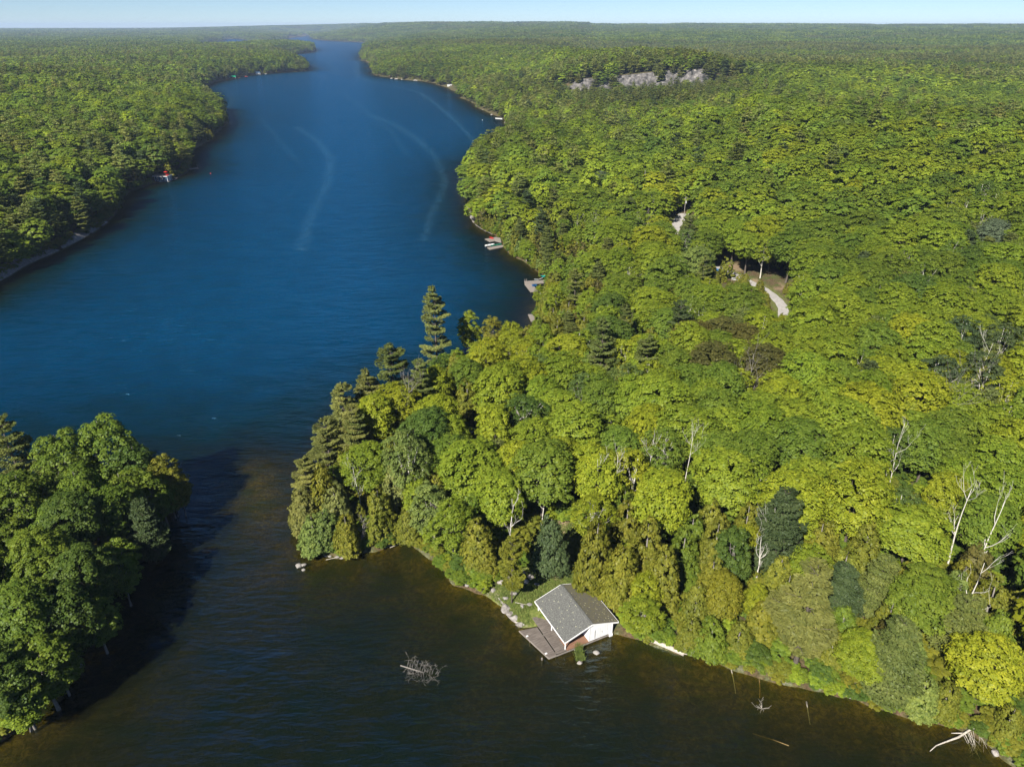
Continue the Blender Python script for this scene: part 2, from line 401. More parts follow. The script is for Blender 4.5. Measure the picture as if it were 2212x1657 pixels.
def crown_cedar(n_cl, n_lf, lsize, H=12., Rr=2.3, seed=0, z0=.6):
    g = np.random.default_rng(seed)
    t = 1 - np.sqrt(g.random(n_cl)) * .98
    ph = g.uniform(0, 6.283, n_cl)
    prof = Rr * (1 - t) ** .52 * (1 + .18 * np.sin(ph * 3 + seed)) + .12
    rad = prof * g.uniform(.75, 1.08, n_cl)
    z = z0 + t * (H - z0)
    Dv = np.stack([np.cos(ph), np.sin(ph), np.full(n_cl, .55)], 1)
    cl = np.stack([np.cos(ph) * rad, np.sin(ph) * rad, z], 1)
    cr = g.uniform(.32, .62, n_cl)
    q = g.normal(size=(n_cl, n_lf, 3)); q /= np.linalg.norm(q, axis=2, keepdims=True)
    off = q * g.uniform(.3, 1, (n_cl, n_lf, 1)) * cr[:, None, None] * np.array([1, 1, 1.25])
    cen = (cl[:, None] + off).reshape(-1, 3)
    nr = (q * .7 + Dv[:, None] * .7 + g.normal(size=q.shape) * .35).reshape(-1, 3)
    cv = g.uniform(0, 1, n_cl)
    vv = np.clip(cv[:, None] * .5 + g.random((n_cl, n_lf)) * .5, 0, 1).ravel()
    sz = g.uniform(.7, 1.3, len(cen)) * lsize
    return cen, nr, sz, vv, cl
def crown_pine(dens, lsize, H=20., Rr=4.2, seed=0, z0=3.5, plates=True, droop=0.0):
    """whorls of flat needle plates along branches; returns also branch lines"""
    g = np.random.default_rng(seed); cen = []; nr = []; ax = []; cvs = []; br = []
    z = z0
    while z < H - .3:
        t = (z - z0) / (H - z0)
        nb = g.integers(4, 6) if droop == 0 else g.integers(5, 8); ph0 = g.uniform(0, 6.28)
        Lm = Rr * (1 - t) ** .5 * min(1, .5 + t * 1.8) * g.uniform(.75, 1.1) + .3
        for b in range(nb):
            if g.random() < .10: continue
            ph = ph0 + b * 6.283 / nb + g.uniform(-.3, .3)
            L = Lm * g.uniform(.5, 1.25)
            rise = .22 - droop + .55 * t
            d = np.array([math.cos(ph), math.sin(ph), 0]); s_ = np.array([-math.sin(ph), math.cos(ph), 0])
            br.append(((0, 0, z), tuple(d * L * .9 + np.array([0, 0, z + L * rise * .6]))))
            zb = z; z = zb + g.uniform(-.55, .55) * (droop == 0); n = max(4, int(dens * L * (1.2 + .5 * L)))
            u = g.uniform(.22, 1.0, n) ** .8
            wid = .52 * L * np.sin(np.clip(u, 0, 1) * 2.6) + .12
            sv = g.uniform(-1, 1, n) * wid
            zz = z + u * L * rise * (1 - .25 * u) + g.normal(size=n) * .10 - droop * (u * L) ** 1.5 * .12
            cen.append(d * (u * L)[:, None] + s_ * sv[:, None] + np.stack([0 * u, 0 * u, zz], 1))
            nn = np.tile(np.array([0, 0, 1.]), (n, 1)) + g.normal(size=(n, 3)) * .45 + d * .25
            nr.append(nn)
            ax.append(d * .9 + s_ * np.sign(sv)[:, None] * .55 + np.array([0, 0, .25]))
            cvs.append(np.full(n, g.uniform(0, .5)) + g.random(n) * .5); z = zb
        z += g.uniform(1.35, 2.3) * (1 - .4 * t) * (H / 20.) * (1 - .45 * (droop > 0))
    # leader tuft
    n = int(dens * 1.5) + 4
    zt = g.uniform(H - 1.6, H, n); a = g.uniform(0, 6.28, n)
    rr_ = (H - zt) * .3 * g.random(n)
    cen.append(np.stack([np.cos(a) * rr_, np.sin(a) * rr_, zt], 1)); nr.append(np.stack([np.cos(a), np.sin(a), .4 + 0 * a], 1))
    ax.append(np.stack([np.cos(a) * .4, np.sin(a) * .4, 1 + 0 * a], 1)); cvs.append(g.random(n))
    cen = np.concatenate(cen); nr = np.concatenate(nr); ax = np.concatenate(ax); vv = np.clip(np.concatenate(cvs), 0, 1)
    sz = g.uniform(.7, 1.3, len(cen)) * lsize
    return cen, nr, sz, vv, br, ax
def limb(mb, p, d, L, r, depth, g, up=.15, kink=.25, n=5, fork=(2, 3), out=None):
    """recursive bare branch"""
    pts = [Vector(p)]; rad = [r]; d = Vector(d).normalized(); segs = 4
    for i in range(segs):
        d = (d + Vector((g.uniform(-1, 1), g.uniform(-1, 1), g.uniform(-1, 1))) * kink + Vector((0, 0, up))).normalized()
        pts.append(pts[-1] + d * L / segs); rad.append(max(r * (1 - .75 * (i + 1) / segs), .012))
    mb.tube(pts, rad, n, cap=False)
    if depth > 0:
        for k in range(g.randint(*fork)):
            i = g.randint(1, segs); q = Vector((g.uniform(-1, 1), g.uniform(-1, 1), g.uniform(-.3, .8)))
            limb(mb, pts[i], d * .8 + q * .9, L * g.uniform(.45, .7), rad[i] * .75, depth - 1, g, up, kink, max(3, n - 1), fork)
def trunk_mb(H, r, seed, lean=.03, limbs=0, crown_pts=None, to=.92):
    g = random.Random(seed); mb = MB(); pts = []; rad = []
    lx, ly = g.uniform(-lean, lean), g.uniform(-lean, lean)
    for i in range(8):
        t = i / 7 * to; pts.append(Vector((lx * H * t + g.uniform(-.06, .06), ly * H * t + g.uniform(-.06, .06), t * H - (.5 if i == 0 else 0)))); rad.append(r * (1 - t) ** .8 * (1.35 if i == 0 else 1) + .02)
    mb.tube(pts, rad, 7, cap=False)
    if crown_pts is not None:
        idx = list(range(len(crown_pts))); g.shuffle(idx)
        for k in idx[:limbs]:
            e = Vector(crown_pts[k]); i = g.randint(2, 5); s_ = pts[i]
            mid = s_.lerp(e, .5) + Vector((0, 0, -.4 + g.uniform(-.3, .3)))
            rr = rad[i] * .5
            mb.tube([s_, mid, s_.lerp(e, .96)], [rr, rr * .6, .03], 4, cap=False)
    return mb
def wood_mesh(mb, name, m):
    me = bpy.data.meshes.new(name); me.from_pydata(mb.v, [], mb.f); me.materials.append(m)
    me.polygons.foreach_set('use_smooth', [True] * len(me.polygons)); return me

PROTO = {}   # kind -> list of (crown mesh, trunk mesh, nominal height, nominal radius)
def P_(kind, crown, trunk, H, Rr): PROTO.setdefault(kind, []).append((crown, trunk, H, Rr))
for s in range(7):
    H = 16.; Rr = 4.2
    c = crown_broad(300, 48, .27, H, Rr, 3.2 + (s % 3) * .8, 10 + s, lump=.24 + .05 * (s % 3), zmin=-.6, cs=.68, dome=.5, core=True)
    P_('maple_tree', quads_mesh('crown', *c[:3], 1.05, c[3], M['leaf']), wood_mesh(trunk_mb(H, .24, s, limbs=14, crown_pts=c[4]), 'trunk', M['bark']), H, Rr)
for s in range(3):   # loose maples with lower crowns, for the water's edge
    H = 15.; Rr = 3.8
    c = crown_broad(280, 44, .28, H, Rr, 1.6, 40 + s, zmin=-.8, sparse=.2, lump=.5, cs=.7, dome=.4, core=True)
    P_('edge_maple', quads_mesh('crown', *c[:3], 1.05, c[3], M['leaf']), wood_mesh(trunk_mb(H, .2, s + 20, limbs=24, crown_pts=c[4]), 'trunk', M['grey_bark']), H, Rr)
for s in range(4):
    H = 15.; Rr = 3.6
    c = crown_broad(240, 36, .24, H, Rr, 4.0, 60 + s, sparse=.22, lump=.34, cs=.66)
    P_('birch_tree', quads_mesh('crown', *c[:3], 1.05, c[3], M['leaf']), wood_mesh(trunk_mb(H, .17, s + 40, .06, limbs=20, crown_pts=c[4]), 'trunk', M['white_bark']), H, Rr)
for s in range(6):
    H = 12.; Rr = 2.5
    c = crown_cedar(330, 30, .27, H, Rr, 80 + s)
    P_('cedar_tree', quads_mesh('crown', *c[:3], 1.5, c[3], M['leaf'], axis=np.tile([0, 0, 1.], (len(c[0]), 1))), wood_mesh(trunk_mb(H, .2, s + 60), 'trunk', M['grey_bark']), H, Rr)
for s in range(5):
    H = 20.; Rr = 4.3
    cen, nr, sz, vv, br, ax = crown_pine(42, .24, H, Rr, 100 + s, 3 + (s % 2) * 2)
    mb = trunk_mb(H, .28, s + 80, .015, to=.97)
    for a, b in br: mb.tube([a, (Vector(a) + Vector(b)) / 2 + Vector((0, 0, .05)), b], [.07, .05, .02], 4, cap=False)
    P_('pine_tree', quads_mesh('crown', cen, nr, sz, 2.1, vv, M['leaf'], axis=ax), wood_mesh(mb, 'trunk', M['bark']), H, Rr)
for s in range(3):
    H = 15.; Rr = 3.6
    cen, nr, sz, vv, br, ax = crown_pine(26, .24, H, Rr, 120 + s, 1.2, droop=.22)
    mb = trunk_mb(H, .22, s + 90, .015, to=.97)
    for a, b in br: mb.tube([a, b], [.05, .02], 4, cap=False)
    P_('hemlock_tree', quads_mesh('crown', cen, nr, sz, 1.7, vv, M['leaf'], axis=ax), wood_mesh(mb, 'trunk', M['bark']), H, Rr)

# colours (linear base colours)
COL = {
    'yellow': (.205, .238, .018), 'bright': (.160, .214, .020), 'mid': (.116, .168, .021), 'deep': (.074, .118, .021),
    'pale': (.150, .195, .045), 'olive': (.158, .168, .022), 'brown': (.098, .094, .024), 'pine': (.125, .150, .038),
    'palepine': (.168, .185, .05), 'dark': (.066, .095, .036), 'birch': (.09, .13, .03), 'amber': (.205, .20, .02), 'silver': (.13, .165, .09)}
WORD = {'yellow': 'yellow-green', 'bright': 'bright green', 'mid': 'mid green', 'deep': 'deep green', 'pale': 'pale green',
        'olive': 'olive-yellow', 'brown': 'brown-olive', 'pine': 'grey-green', 'palepine': 'pale grey-green', 'dark': 'dark green',
        'birch': 'soft green', 'amber': 'amber-tinged', 'silver': 'silvery green'}

# ------------------------------------------------------------------ the setting: ground and water on one fan-shaped net
def fan(rmin, rmax, k, angs):
    rad = [rmin]
    while rad[-1] < rmax: rad.append(rad[-1] * k + .05)
    rad = np.array(rad); A, Rd = np.meshgrid(np.radians(angs), rad)
    X = (np.sin(A) * Rd); Y = (np.cos(A) * Rd)
    nr_, na = X.shape
    i, j = np.meshgrid(np.arange(nr_ - 1), np.arange(na), indexing='ij'); jn = (j + 1) % na
    F_ = np.stack([i * na + j, i * na + jn, (i + 1) * na + jn, (i + 1) * na + j], -1).reshape(-1, 4)
    return X.ravel(), Y.ravel(), F_
def net_mesh(name, X, Y, Z, F_, m, attrs={}):
    me = bpy.data.meshes.new(name); n = len(X); k = len(F_)
    me.vertices.add(n); me.vertices.foreach_set('co', np.stack([X, Y, Z], 1).astype(np.float32).ravel())
    me.loops.add(4 * k); me.loops.foreach_set('vertex_index', F_[:, ::-1].astype(np.int32).ravel())
    me.polygons.add(k); me.polygons.foreach_set('loop_start', np.arange(k, dtype=np.int32) * 4)
    me.polygons.foreach_set('use_smooth', np.ones(k, bool)); me.update(calc_edges=True)
    for a, v in attrs.items():
        q = me.attributes.new(a, 'FLOAT', 'POINT'); q.data.foreach_set('value', np.asarray(v, np.float32))
    me.materials.append(m); o = bpy.data.objects.new(name, me); link(o); return o
front = np.arange(-52, 52.01, .25); rest = np.arange(56, 307, 4.)
X, Y, F_ = fan(18, 15000, 1.0105, np.concatenate([front, rest]))
Z = height(X, Y); SD = shore_d(X, Y)

def ground_material():
    m, t, out = mat('forest_floor'); v = geo_pos(t)
    n1 = noise(t, .35, 5, .7, v); n2 = noise(t, 2.2, 4, .65, v)
    litter = ramp(t, n2.outputs[0], [(.3, (.045, .032, .018)), (.55, (.10, .07, .04)), (.75, (.17, .125, .08))]).outputs[0]
    moss = ramp(t, n2.outputs[0], [(.3, (.03, .05, .012)), (.7, (.09, .12, .03))]).outputs[0]
    floor = mixc(t, mathn(t, 'MULTIPLY_ADD', n1.outputs[0], 5, -2.2, clamp=True), litter, moss)
    grass = ramp(t, n2.outputs[0], [(.28, (.055, .085, .015)), (.5, (.12, .145, .035)), (.72, (.20, .185, .075))]).outputs[0]
    floor = mixc(t, nd(t, 'ShaderNodeAttribute', attribute_name='grass').outputs['Fac'], floor, grass)
    dirt = ramp(t, n2.outputs[0], [(.3, (.19, .13, .08)), (.7, (.34, .25, .17))]).outputs[0]
    floor = mixc(t, nd(t, 'ShaderNodeAttribute', attribute_name='dirt').outputs['Fac'], floor, dirt)
    rockc = ramp(t, n2.outputs[0], [(.3, (.07, .06, .05)), (.7, (.24, .21, .17))]).outputs[0]
    rim = nd(t, 'ShaderNodeAttribute', attribute_name='rim').outputs['Fac']
    rimn = mathn(t, 'MULTIPLY', rim, mathn(t, 'MULTIPLY_ADD', n1.outputs[0], 6, -3.2, clamp=True))
    floor = mixc(t, rimn, floor, rockc)
    # lake bed: sand, weed and sunken leaves
    n3 = noise(t, 1.3, 6, .72, v, .8); n4 = noise(t, .16, 3, .6, v)
    mp = nd(t, 'ShaderNodeMapping'); mp.inputs['Scale'].default_value = (1.5, .45, 1); mp.inputs['Rotation'].default_value = (0, 0, .4)
    t.links.new(v, mp.inputs[0]); n5 = noise(t, 4, 4, .7, mp.outputs[0])
    bed = ramp(t, n3.outputs[0], [(.34, (.022, .020, .006)), (.5, (.075, .06, .016)), (.63, (.16, .125, .035)), (.78, (.28, .20, .07))]).outputs[0]
    weed = ramp(t, n5.outputs[0], [(.35, (.012, .018, .005)), (.6, (.04, .055, .014)), (.75, (.10, .12, .03))]).outputs[0]
    bed = mixc(t, mathn(t, 'MULTIPLY_ADD', n4.outputs[0], 6, -2.7, clamp=True), bed, weed)
    sep = nd(t, 'ShaderNodeSeparateXYZ'); t.links.new(v, sep.inputs[0])
    under = mathn(t, 'LESS_THAN', sep.outputs[2], .01)
    col = mixc(t, under, floor, bed)
    b = nd(t, 'ShaderNodeBsdfPrincipled'); b.inputs['Roughness'].default_value = .95; b.inputs['Specular IOR Level'].default_value = .1
    bp = nd(t, 'ShaderNodeBump'); bp.inputs['Strength'].default_value = .7; bp.inputs['Distance'].default_value = .25
    t.links.new(n2.outputs[0], bp.inputs['Height']); t.links.new(bp.outputs[0], b.inputs['Normal'])
    t.links.new(col, b.inputs['Base Color']); t.links.new(b.outputs[0], out.inputs[0]); return m

def near_mask(X, Y, pts, r, soft=2.0):
    P = np.array([tuple(p)[:2] for p in pts], float); best = np.full(X.shape, 1e9)
    for (ax, ay), (bx, by) in zip(P[:-1], P[1:]):
        ex, ey = bx - ax, by - ay; tt = np.clip(((X - ax) * ex + (Y - ay) * ey) / (ex * ex + ey * ey + 1e-9), 0, 1)
        best = np.minimum(best, np.hypot(X - ax - tt * ex, Y - ay - tt * ey))
    return 1 - sstep(r, r + soft, best)
LAWN = [(2.5, 84.5), (1.0, 88.5), (4, 91), (8, 95), (9, 101)]
ROAD1 = [gp(a, b) for a, b in ((1568, 583), (1590, 597), (1625, 612), (1655, 628), (1680, 648), (1694, 667), (1690, 690))]
PAD = [gp(a, b) for a, b in ((1470, 470), (1462, 487), (1452, 502))]
grass = np.maximum.reduce([near_mask(X, Y, LAWN, 4.0, 2.5), near_mask(X, Y, ROAD1, 2.4, 1.5) * .6, near_mask(X, Y, PAD, 4, 3) * .5])
dirt = np.maximum.reduce([near_mask(X, Y, [(7.6, 93.5), (8.3, 98), (8.8, 103), (10, 110)], .35, .7), near_mask(X, Y, [gp(1520, 500), gp(1600, 590), gp(1715, 640)], 3, 3) * .6 * (vnoise(X, Y, 5, 30) > .5)])
rim = sstep(1.6, .4, SD) * (SD > -.5)
land_o = net_mesh('ground', X, Y, Z, F_, ground_material(), {'grass': grass, 'dirt': dirt, 'rim': rim})
tag(land_o, 'forest floor, grassy banks and shallow brown lake bed', None, None, 'structure')

# water
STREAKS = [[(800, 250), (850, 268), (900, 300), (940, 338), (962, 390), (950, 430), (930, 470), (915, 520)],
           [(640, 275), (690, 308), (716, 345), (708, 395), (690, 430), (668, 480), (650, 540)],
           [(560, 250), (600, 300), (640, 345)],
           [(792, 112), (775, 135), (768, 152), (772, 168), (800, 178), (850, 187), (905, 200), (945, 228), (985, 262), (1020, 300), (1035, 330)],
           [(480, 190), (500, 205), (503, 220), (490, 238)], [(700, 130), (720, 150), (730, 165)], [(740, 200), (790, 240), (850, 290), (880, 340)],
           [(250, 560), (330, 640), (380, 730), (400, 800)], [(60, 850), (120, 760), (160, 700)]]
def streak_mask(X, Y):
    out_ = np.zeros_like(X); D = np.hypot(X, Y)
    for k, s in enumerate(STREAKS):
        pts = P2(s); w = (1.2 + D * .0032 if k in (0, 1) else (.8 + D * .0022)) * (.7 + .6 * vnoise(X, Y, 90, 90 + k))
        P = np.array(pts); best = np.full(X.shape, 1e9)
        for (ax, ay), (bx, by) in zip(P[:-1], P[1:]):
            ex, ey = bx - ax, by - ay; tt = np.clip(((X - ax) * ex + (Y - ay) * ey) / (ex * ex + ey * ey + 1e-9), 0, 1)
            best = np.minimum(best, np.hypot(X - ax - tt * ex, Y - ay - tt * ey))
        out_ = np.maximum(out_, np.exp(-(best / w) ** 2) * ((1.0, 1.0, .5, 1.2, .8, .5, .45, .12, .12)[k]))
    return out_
def water_material():
    m, t, out = mat('lake_water'); v = geo_pos(t)
    dep = nd(t, 'ShaderNodeAttribute', attribute_name='depth').outputs['Fac']
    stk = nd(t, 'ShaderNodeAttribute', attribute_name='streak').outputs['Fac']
    calm = nd(t, 'ShaderNodeAttribute', attribute_name='calm').outputs['Fac']
    # ripples: crests run across the wind
    def wavelet(rot, sx, sy, sc, det):
        mp = nd(t, 'ShaderNodeMapping'); mp.inputs['Rotation'].default_value = (0, 0, rot); mp.inputs['Scale'].default_value = (sx, sy, 1)
        t.links.new(v, mp.inputs[0]); return noise(t, sc, det, .55, mp.outputs[0], .35).outputs[0]
    w1 = wavelet(R(-12), .28, 1.0, 1.15, 3); w2 = wavelet(R(18), .4, 1.0, .42, 2); w3 = wavelet(R(-35), .5, 1, 3.4, 2); w4 = wavelet(R(-4), .45, 1, .13, 3)
    hgt = mathn(t, 'ADD', mathn(t, 'ADD', mathn(t, 'MULTIPLY', w1, 1.0), mathn(t, 'MULTIPLY', w2, 1.5)), mathn(t, 'ADD', mathn(t, 'MULTIPLY', w3, .2), mathn(t, 'MULTIPLY', w4, 4.0)))
    gust = noise(t, .012, 3, .6, v)
    gst = mathn(t, 'MULTIPLY_ADD', gust.outputs[0], 1.2, .4)
    k = mathn(t, 'MULTIPLY', mathn(t, 'MULTIPLY', gst, calm), .75)
    bp = nd(t, 'ShaderNodeBump'); t.links.new(k, bp.inputs['Strength']); bp.inputs['Distance'].default_value = 1.0
    t.links.new(hgt, bp.inputs['Height'])
    body = ramp(t, mathn(t, 'MULTIPLY', dep, 1 / 14.), [(0, (.030, .026, .008)), (.09, (.010, .011, .004)), (.19, (.0035, .0075, .004)), (.35, (.0012, .013, .014)), (.62, (.0003, .022, .042)), (1, (.0002, .033, .074))]).outputs[0]
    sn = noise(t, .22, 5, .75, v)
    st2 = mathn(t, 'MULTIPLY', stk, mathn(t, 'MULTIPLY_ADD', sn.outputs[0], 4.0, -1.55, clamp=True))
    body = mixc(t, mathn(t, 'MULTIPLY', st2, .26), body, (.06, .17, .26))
    dif = nd(t, 'ShaderNodeBsdfDiffuse'); t.links.new(body, dif.inputs[0])
    tra = nd(t, 'ShaderNodeBsdfTransparent'); tra.inputs[0].default_value = (.74, .72, .36, 1)
    T_ = mathn(t, 'POWER', 2.718, mathn(t, 'MULTIPLY', dep, -.60))
    T_ = mathn(t, 'MULTIPLY', T_, .92)
    ms = nd(t, 'ShaderNodeMixShader'); t.links.new(T_, ms.inputs[0]); t.links.new(dif.outputs[0], ms.inputs[1]); t.links.new(tra.outputs[0], ms.inputs[2])
    gl = nd(t, 'ShaderNodeBsdfGlossy'); gl.inputs['Roughness'].default_value = .10; t.links.new(mixc(t, mathn(t, 'MULTIPLY', dep, .11, clamp=True), (.18, .24, .25), (.16, .52, 1.0)), gl.inputs['Color']); t.links.new(bp.outputs[0], gl.inputs['Normal'])  # tint paints the sky reflection bluer over deep water, duller in shallows
    fr = nd(t, 'ShaderNodeFresnel'); fr.inputs['IOR'].default_value = 1.333; t.links.new(bp.outputs[0], fr.inputs['Normal'])
    m2 = nd(t, 'ShaderNodeMixShader'); t.links.new(mathn(t, 'MINIMUM', fr.outputs[0], .26), m2.inputs[0])
    t.links.new(ms.outputs[0], m2.inputs[1]); t.links.new(gl.outputs[0], m2.inputs[2])
    t.links.new(m2.outputs[0], out.inputs[0]); return m
wet = SD < 6
use = wet[F_].any(axis=1)
ids = np.unique(F_[use]); remap = -np.ones(len(X), int); remap[ids] = np.arange(len(ids))
WX, WY = X[ids], Y[ids]
calm = .12 + .88 * sstep(0, 14, -SD[ids]) * (1 - .60 * sstep(135, 85, WY))
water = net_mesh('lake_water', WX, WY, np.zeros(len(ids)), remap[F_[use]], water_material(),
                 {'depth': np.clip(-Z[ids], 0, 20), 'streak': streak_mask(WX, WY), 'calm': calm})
tag(water, 'long blue lake with rippled surface turning clear brown in the near cove', None, None, 'structure')

# ------------------------------------------------------------------ things that must stay visible: sight lines trees may not block
CLEAR = []          # (point, radius)
def keep(p, r=.6): CLEAR.append((Vector(p), r))

TREES = []          # dict(x,y,kind,h,r,col,label,rot)
def tree_at_top(px, py, h, r, kind, col, label, clear=False):
    z = 2.0
    for _ in range(8):
        p = at(px, py, z + h); z = .5 * z + .5 * max(hz(p.x, p.y), .2)
    TREES.append(dict(x=p.x, y=p.y, kind=kind, h=h, r=r, col=col, label=label, z=z))
    if clear: keep((p.x, p.y, z + h * .75), .8)
    return p
def tree_on(px, py, h, r, kind, col, label):
    p = gp(px, py); TREES.append(dict(x=p.x, y=p.y, kind=kind, h=h, r=r, col=col, label=label, z=p.z)); return p

T_ = tree_at_top
T_(935, 620, 25, 4.9, 'pine_tree', 'palepine', 'tall solitary white pine rising above the north shore of the central point', True)
T_(842, 742, 21, 5.0, 'pine_tree', 'pine', 'broad grey-green pine on the west shore, left of the tall solitary pine', True)
T_(735, 826, 19, 4.6, 'pine_tree', 'palepine', 'pale-topped pine leaning over the narrows on the west side of the point', True)
T_(655, 990, 14, 3.6, 'pine_tree', 'palepine', 'leftmost pine at the very tip of the central point', True)
T_(905, 790, 12, 3.2, 'hemlock_tree', 'pine', 'drooping grey-green hemlock just below the tall solitary pine')
T_(765, 890, 16, 3.8, 'pine_tree', 'pine', 'shaded pine tucked behind the pale-topped pine at the narrows')
for q_, (px, py, h, r, k_, c_) in enumerate(((792, 800, 19, 4.4, 'pine_tree', 'palepine'), (700, 905, 16, 4.0, 'pine_tree', 'palepine'), (690, 1000, 13, 3.2, 'cedar_tree', 'olive'),
         (650, 1050, 10, 3.0, 'cedar_tree', 'palepine'), (672, 1110, 8, 2.8, 'cedar_tree', 'pale'), (850, 1000, 12, 2.8, 'cedar_tree', 'palepine'), (760, 880, 17, 4.2, 'pine_tree', 'palepine'))): T_(px, py, h, r, k_, c_, None)
T_(1050, 728, 17, 4.3, 'maple_tree', 'yellow', 'brightest yellow-green maple on top of the point, right of the tall pine', True)
T_(1135, 740, 14, 3.6, 'birch_tree', 'yellow', 'yellowing loose-crowned tree right of the brightest maple on the point')
T_(942, 792, 15, 3.7, 'maple_tree', 'yellow', 'yellow maple standing between the grey dead tree and the tall pine', True)
T_(1010, 668, 15, 3.4, 'edge_maple', 'yellow', 'sunlit maple on the north shore edge beside the tall solitary pine')
T_(1065, 680, 14, 3.4, 'edge_maple', 'olive', 'olive maple at the middle of the north shore edge of the point')
T_(1105, 690, 13, 3.2, 'edge_maple', 'yellow', 'rounded yellow maple in front of the half-hidden grey dock')
T_(870, 925, 19, 4.4, 'birch_tree', 'pale', 'tall pale green tree with white trunk in the middle of the point tip', True)
T_(970, 890, 15, 3.3, 'maple_tree', 'bright', 'narrow bright green maple left of the shaded gap in the point')
T_(1070, 868, 17, 3.6, 'maple_tree', 'yellow', 'tall narrow amber-topped maple right of the shaded gap in the point', True)
T_(1135, 850, 16, 4.6, 'birch_tree', 'deep', 'deep green birch with white limbs right of the amber-topped maple')
T_(1215, 760, 17, 5.0, 'maple_tree', 'bright', 'large domed bright maple behind the deep green birch')
T_(1245, 870, 18, 5.2, 'maple_tree', 'bright', 'largest layered maple in the centre of the wood')
T_(1320, 680, 18, 6.0, 'maple_tree', 'deep', 'wide deep green dome inland from the half-hidden grey dock')
T_(1110, 950, 16, 4.2, 'maple_tree', 'yellow', 'yellow-green maple below the amber-topped maple')
T_(1080, 1010, 15, 4.4, 'maple_tree', 'bright', 'bright rounded maple facing the cove above the white birch snag')
T_(755, 965, 12, 2.6, 'cedar_tree', 'olive', 'olive cedar cluster crown inland of the leftmost pine')
T_(720, 1040, 11, 2.8, 'cedar_tree', 'palepine', 'pale soft cedar right behind the leftmost pine')
T_(700, 1100, 8, 2.6, 'cedar_tree', 'pale', 'low pale cedar bush on the rim of the point tip')
T_(745, 1110, 8, 2.5, 'cedar_tree', 'olive', 'low olive cedar above the rocky rim of the point tip')
T_(815, 1050, 11, 2.6, 'cedar_tree', 'olive', 'olive cedar left of the white trunks at the back of the cove')
T_(820, 1100, 6, 1.5, 'maple_tree', 'yellow', 'small lime-yellow sapling beside the dead grey spruce')
T_(930, 1040, 14, 3.4, 'edge_maple', 'pale', 'pale green edge maple leaning over the back of the cove')
T_(975, 1080, 13, 3.4, 'edge_maple', 'bright', 'bright edge maple overhanging the cove inlet')
T_(1030, 1120, 11, 2.7, 'cedar_tree', 'olive', 'olive cedar hanging over the rocky cove shore')
T_(1050, 1170, 7, 2.0, 'cedar_tree', 'olive', 'short olive cedar left of the leaning grey trunk')
T_(1190, 1110, 12, 2.8, 'cedar_tree', 'dark', 'shaded cedar behind the dirt path')
T_(1290, 1120, 14, 3.4, 'cedar_tree', 'olive', 'dense olive cedar directly behind the boathouse roof', True)
T_(1350, 1170, 12, 3.2, 'cedar_tree', 'olive', 'round-shouldered cedar at the right back corner of the boathouse')
T_(1405, 1120, 13, 3.2, 'cedar_tree', 'olive', 'thick cedar second to the right of the boathouse')
T_(1440, 1180, 12, 3.0, 'cedar_tree', 'olive', 'shoreline cedar left of the leaning dark trunk')
T_(1440, 1010, 17, 4.6, 'maple_tree', 'yellow', 'big glowing yellow-green maple uphill from the boathouse', True)
T_(1700, 1062, 17, 4.6, 'hemlock_tree', 'dark', 'isolated dark blue-green conifer among bright maples', True)
T_(1768, 1228, 19, 5.6, 'pine_tree', 'palepine', 'big feathery pale pine on the near right shore', True)
T_(1620, 1135, 9, 2.2, 'maple_tree', 'yellow', 'small yellow maple left of the isolated dark conifer')
T_(1640, 1265, 8, 2.0, 'maple_tree', 'yellow', 'little lime-yellow maple left of the big feathery pine')
T_(1570, 1235, 11, 3.0, 'maple_tree', 'amber', 'yellow-orange maple on the slope above the drifted log')
T_(1960, 1340, 15, 4.0, 'hemlock_tree', 'pine', 'blue-grey hemlock on the near right shore')
T_(1880, 1370, 10, 3.4, 'maple_tree', 'bright', 'bright green maple overhanging the water on the near right')
T_(2010, 560, 16, 5.0, 'birch_tree', 'mid', 'loose mid green tree far up the right slope')
T_(2160, 470, 15, 5.0, 'maple_tree', 'silver', 'silvery rounded tree near the right edge of the forest', True)
T_(1300, 370, 15, 6.0, 'maple_tree', 'silver', 'silvery poplar in the forest above the east shore')
T_(1510, 530, 16, 6.5, 'maple_tree', 'pale', 'wide pale green dome between the gravel pad and the road', True)
for px, py in ((1500, 690), (1560, 680), (1615, 700), (1660, 740), (1545, 740)):
    T_(px, py, 17, 5.2, 'maple_tree', 'brown', None)
for px, py in ((2085, 685), (2140, 760), (2040, 770), (2180, 700)):
    T_(px, py, 17, 4.6, 'birch_tree', 'dark', None)
T_(1945, 920, 14, 3.6, 'birch_tree', 'deep', 'deep green birch with white forked limbs on the right slope', True)
T_(2060, 1020, 16, 3.4, 'maple_tree', 'yellow', 'tall yellow maple beside the forked birch snags', True)
T_(2160, 1380, 13, 4.0, 'maple_tree', 'yellow', 'yellow maple at the right edge of the picture near the shore')
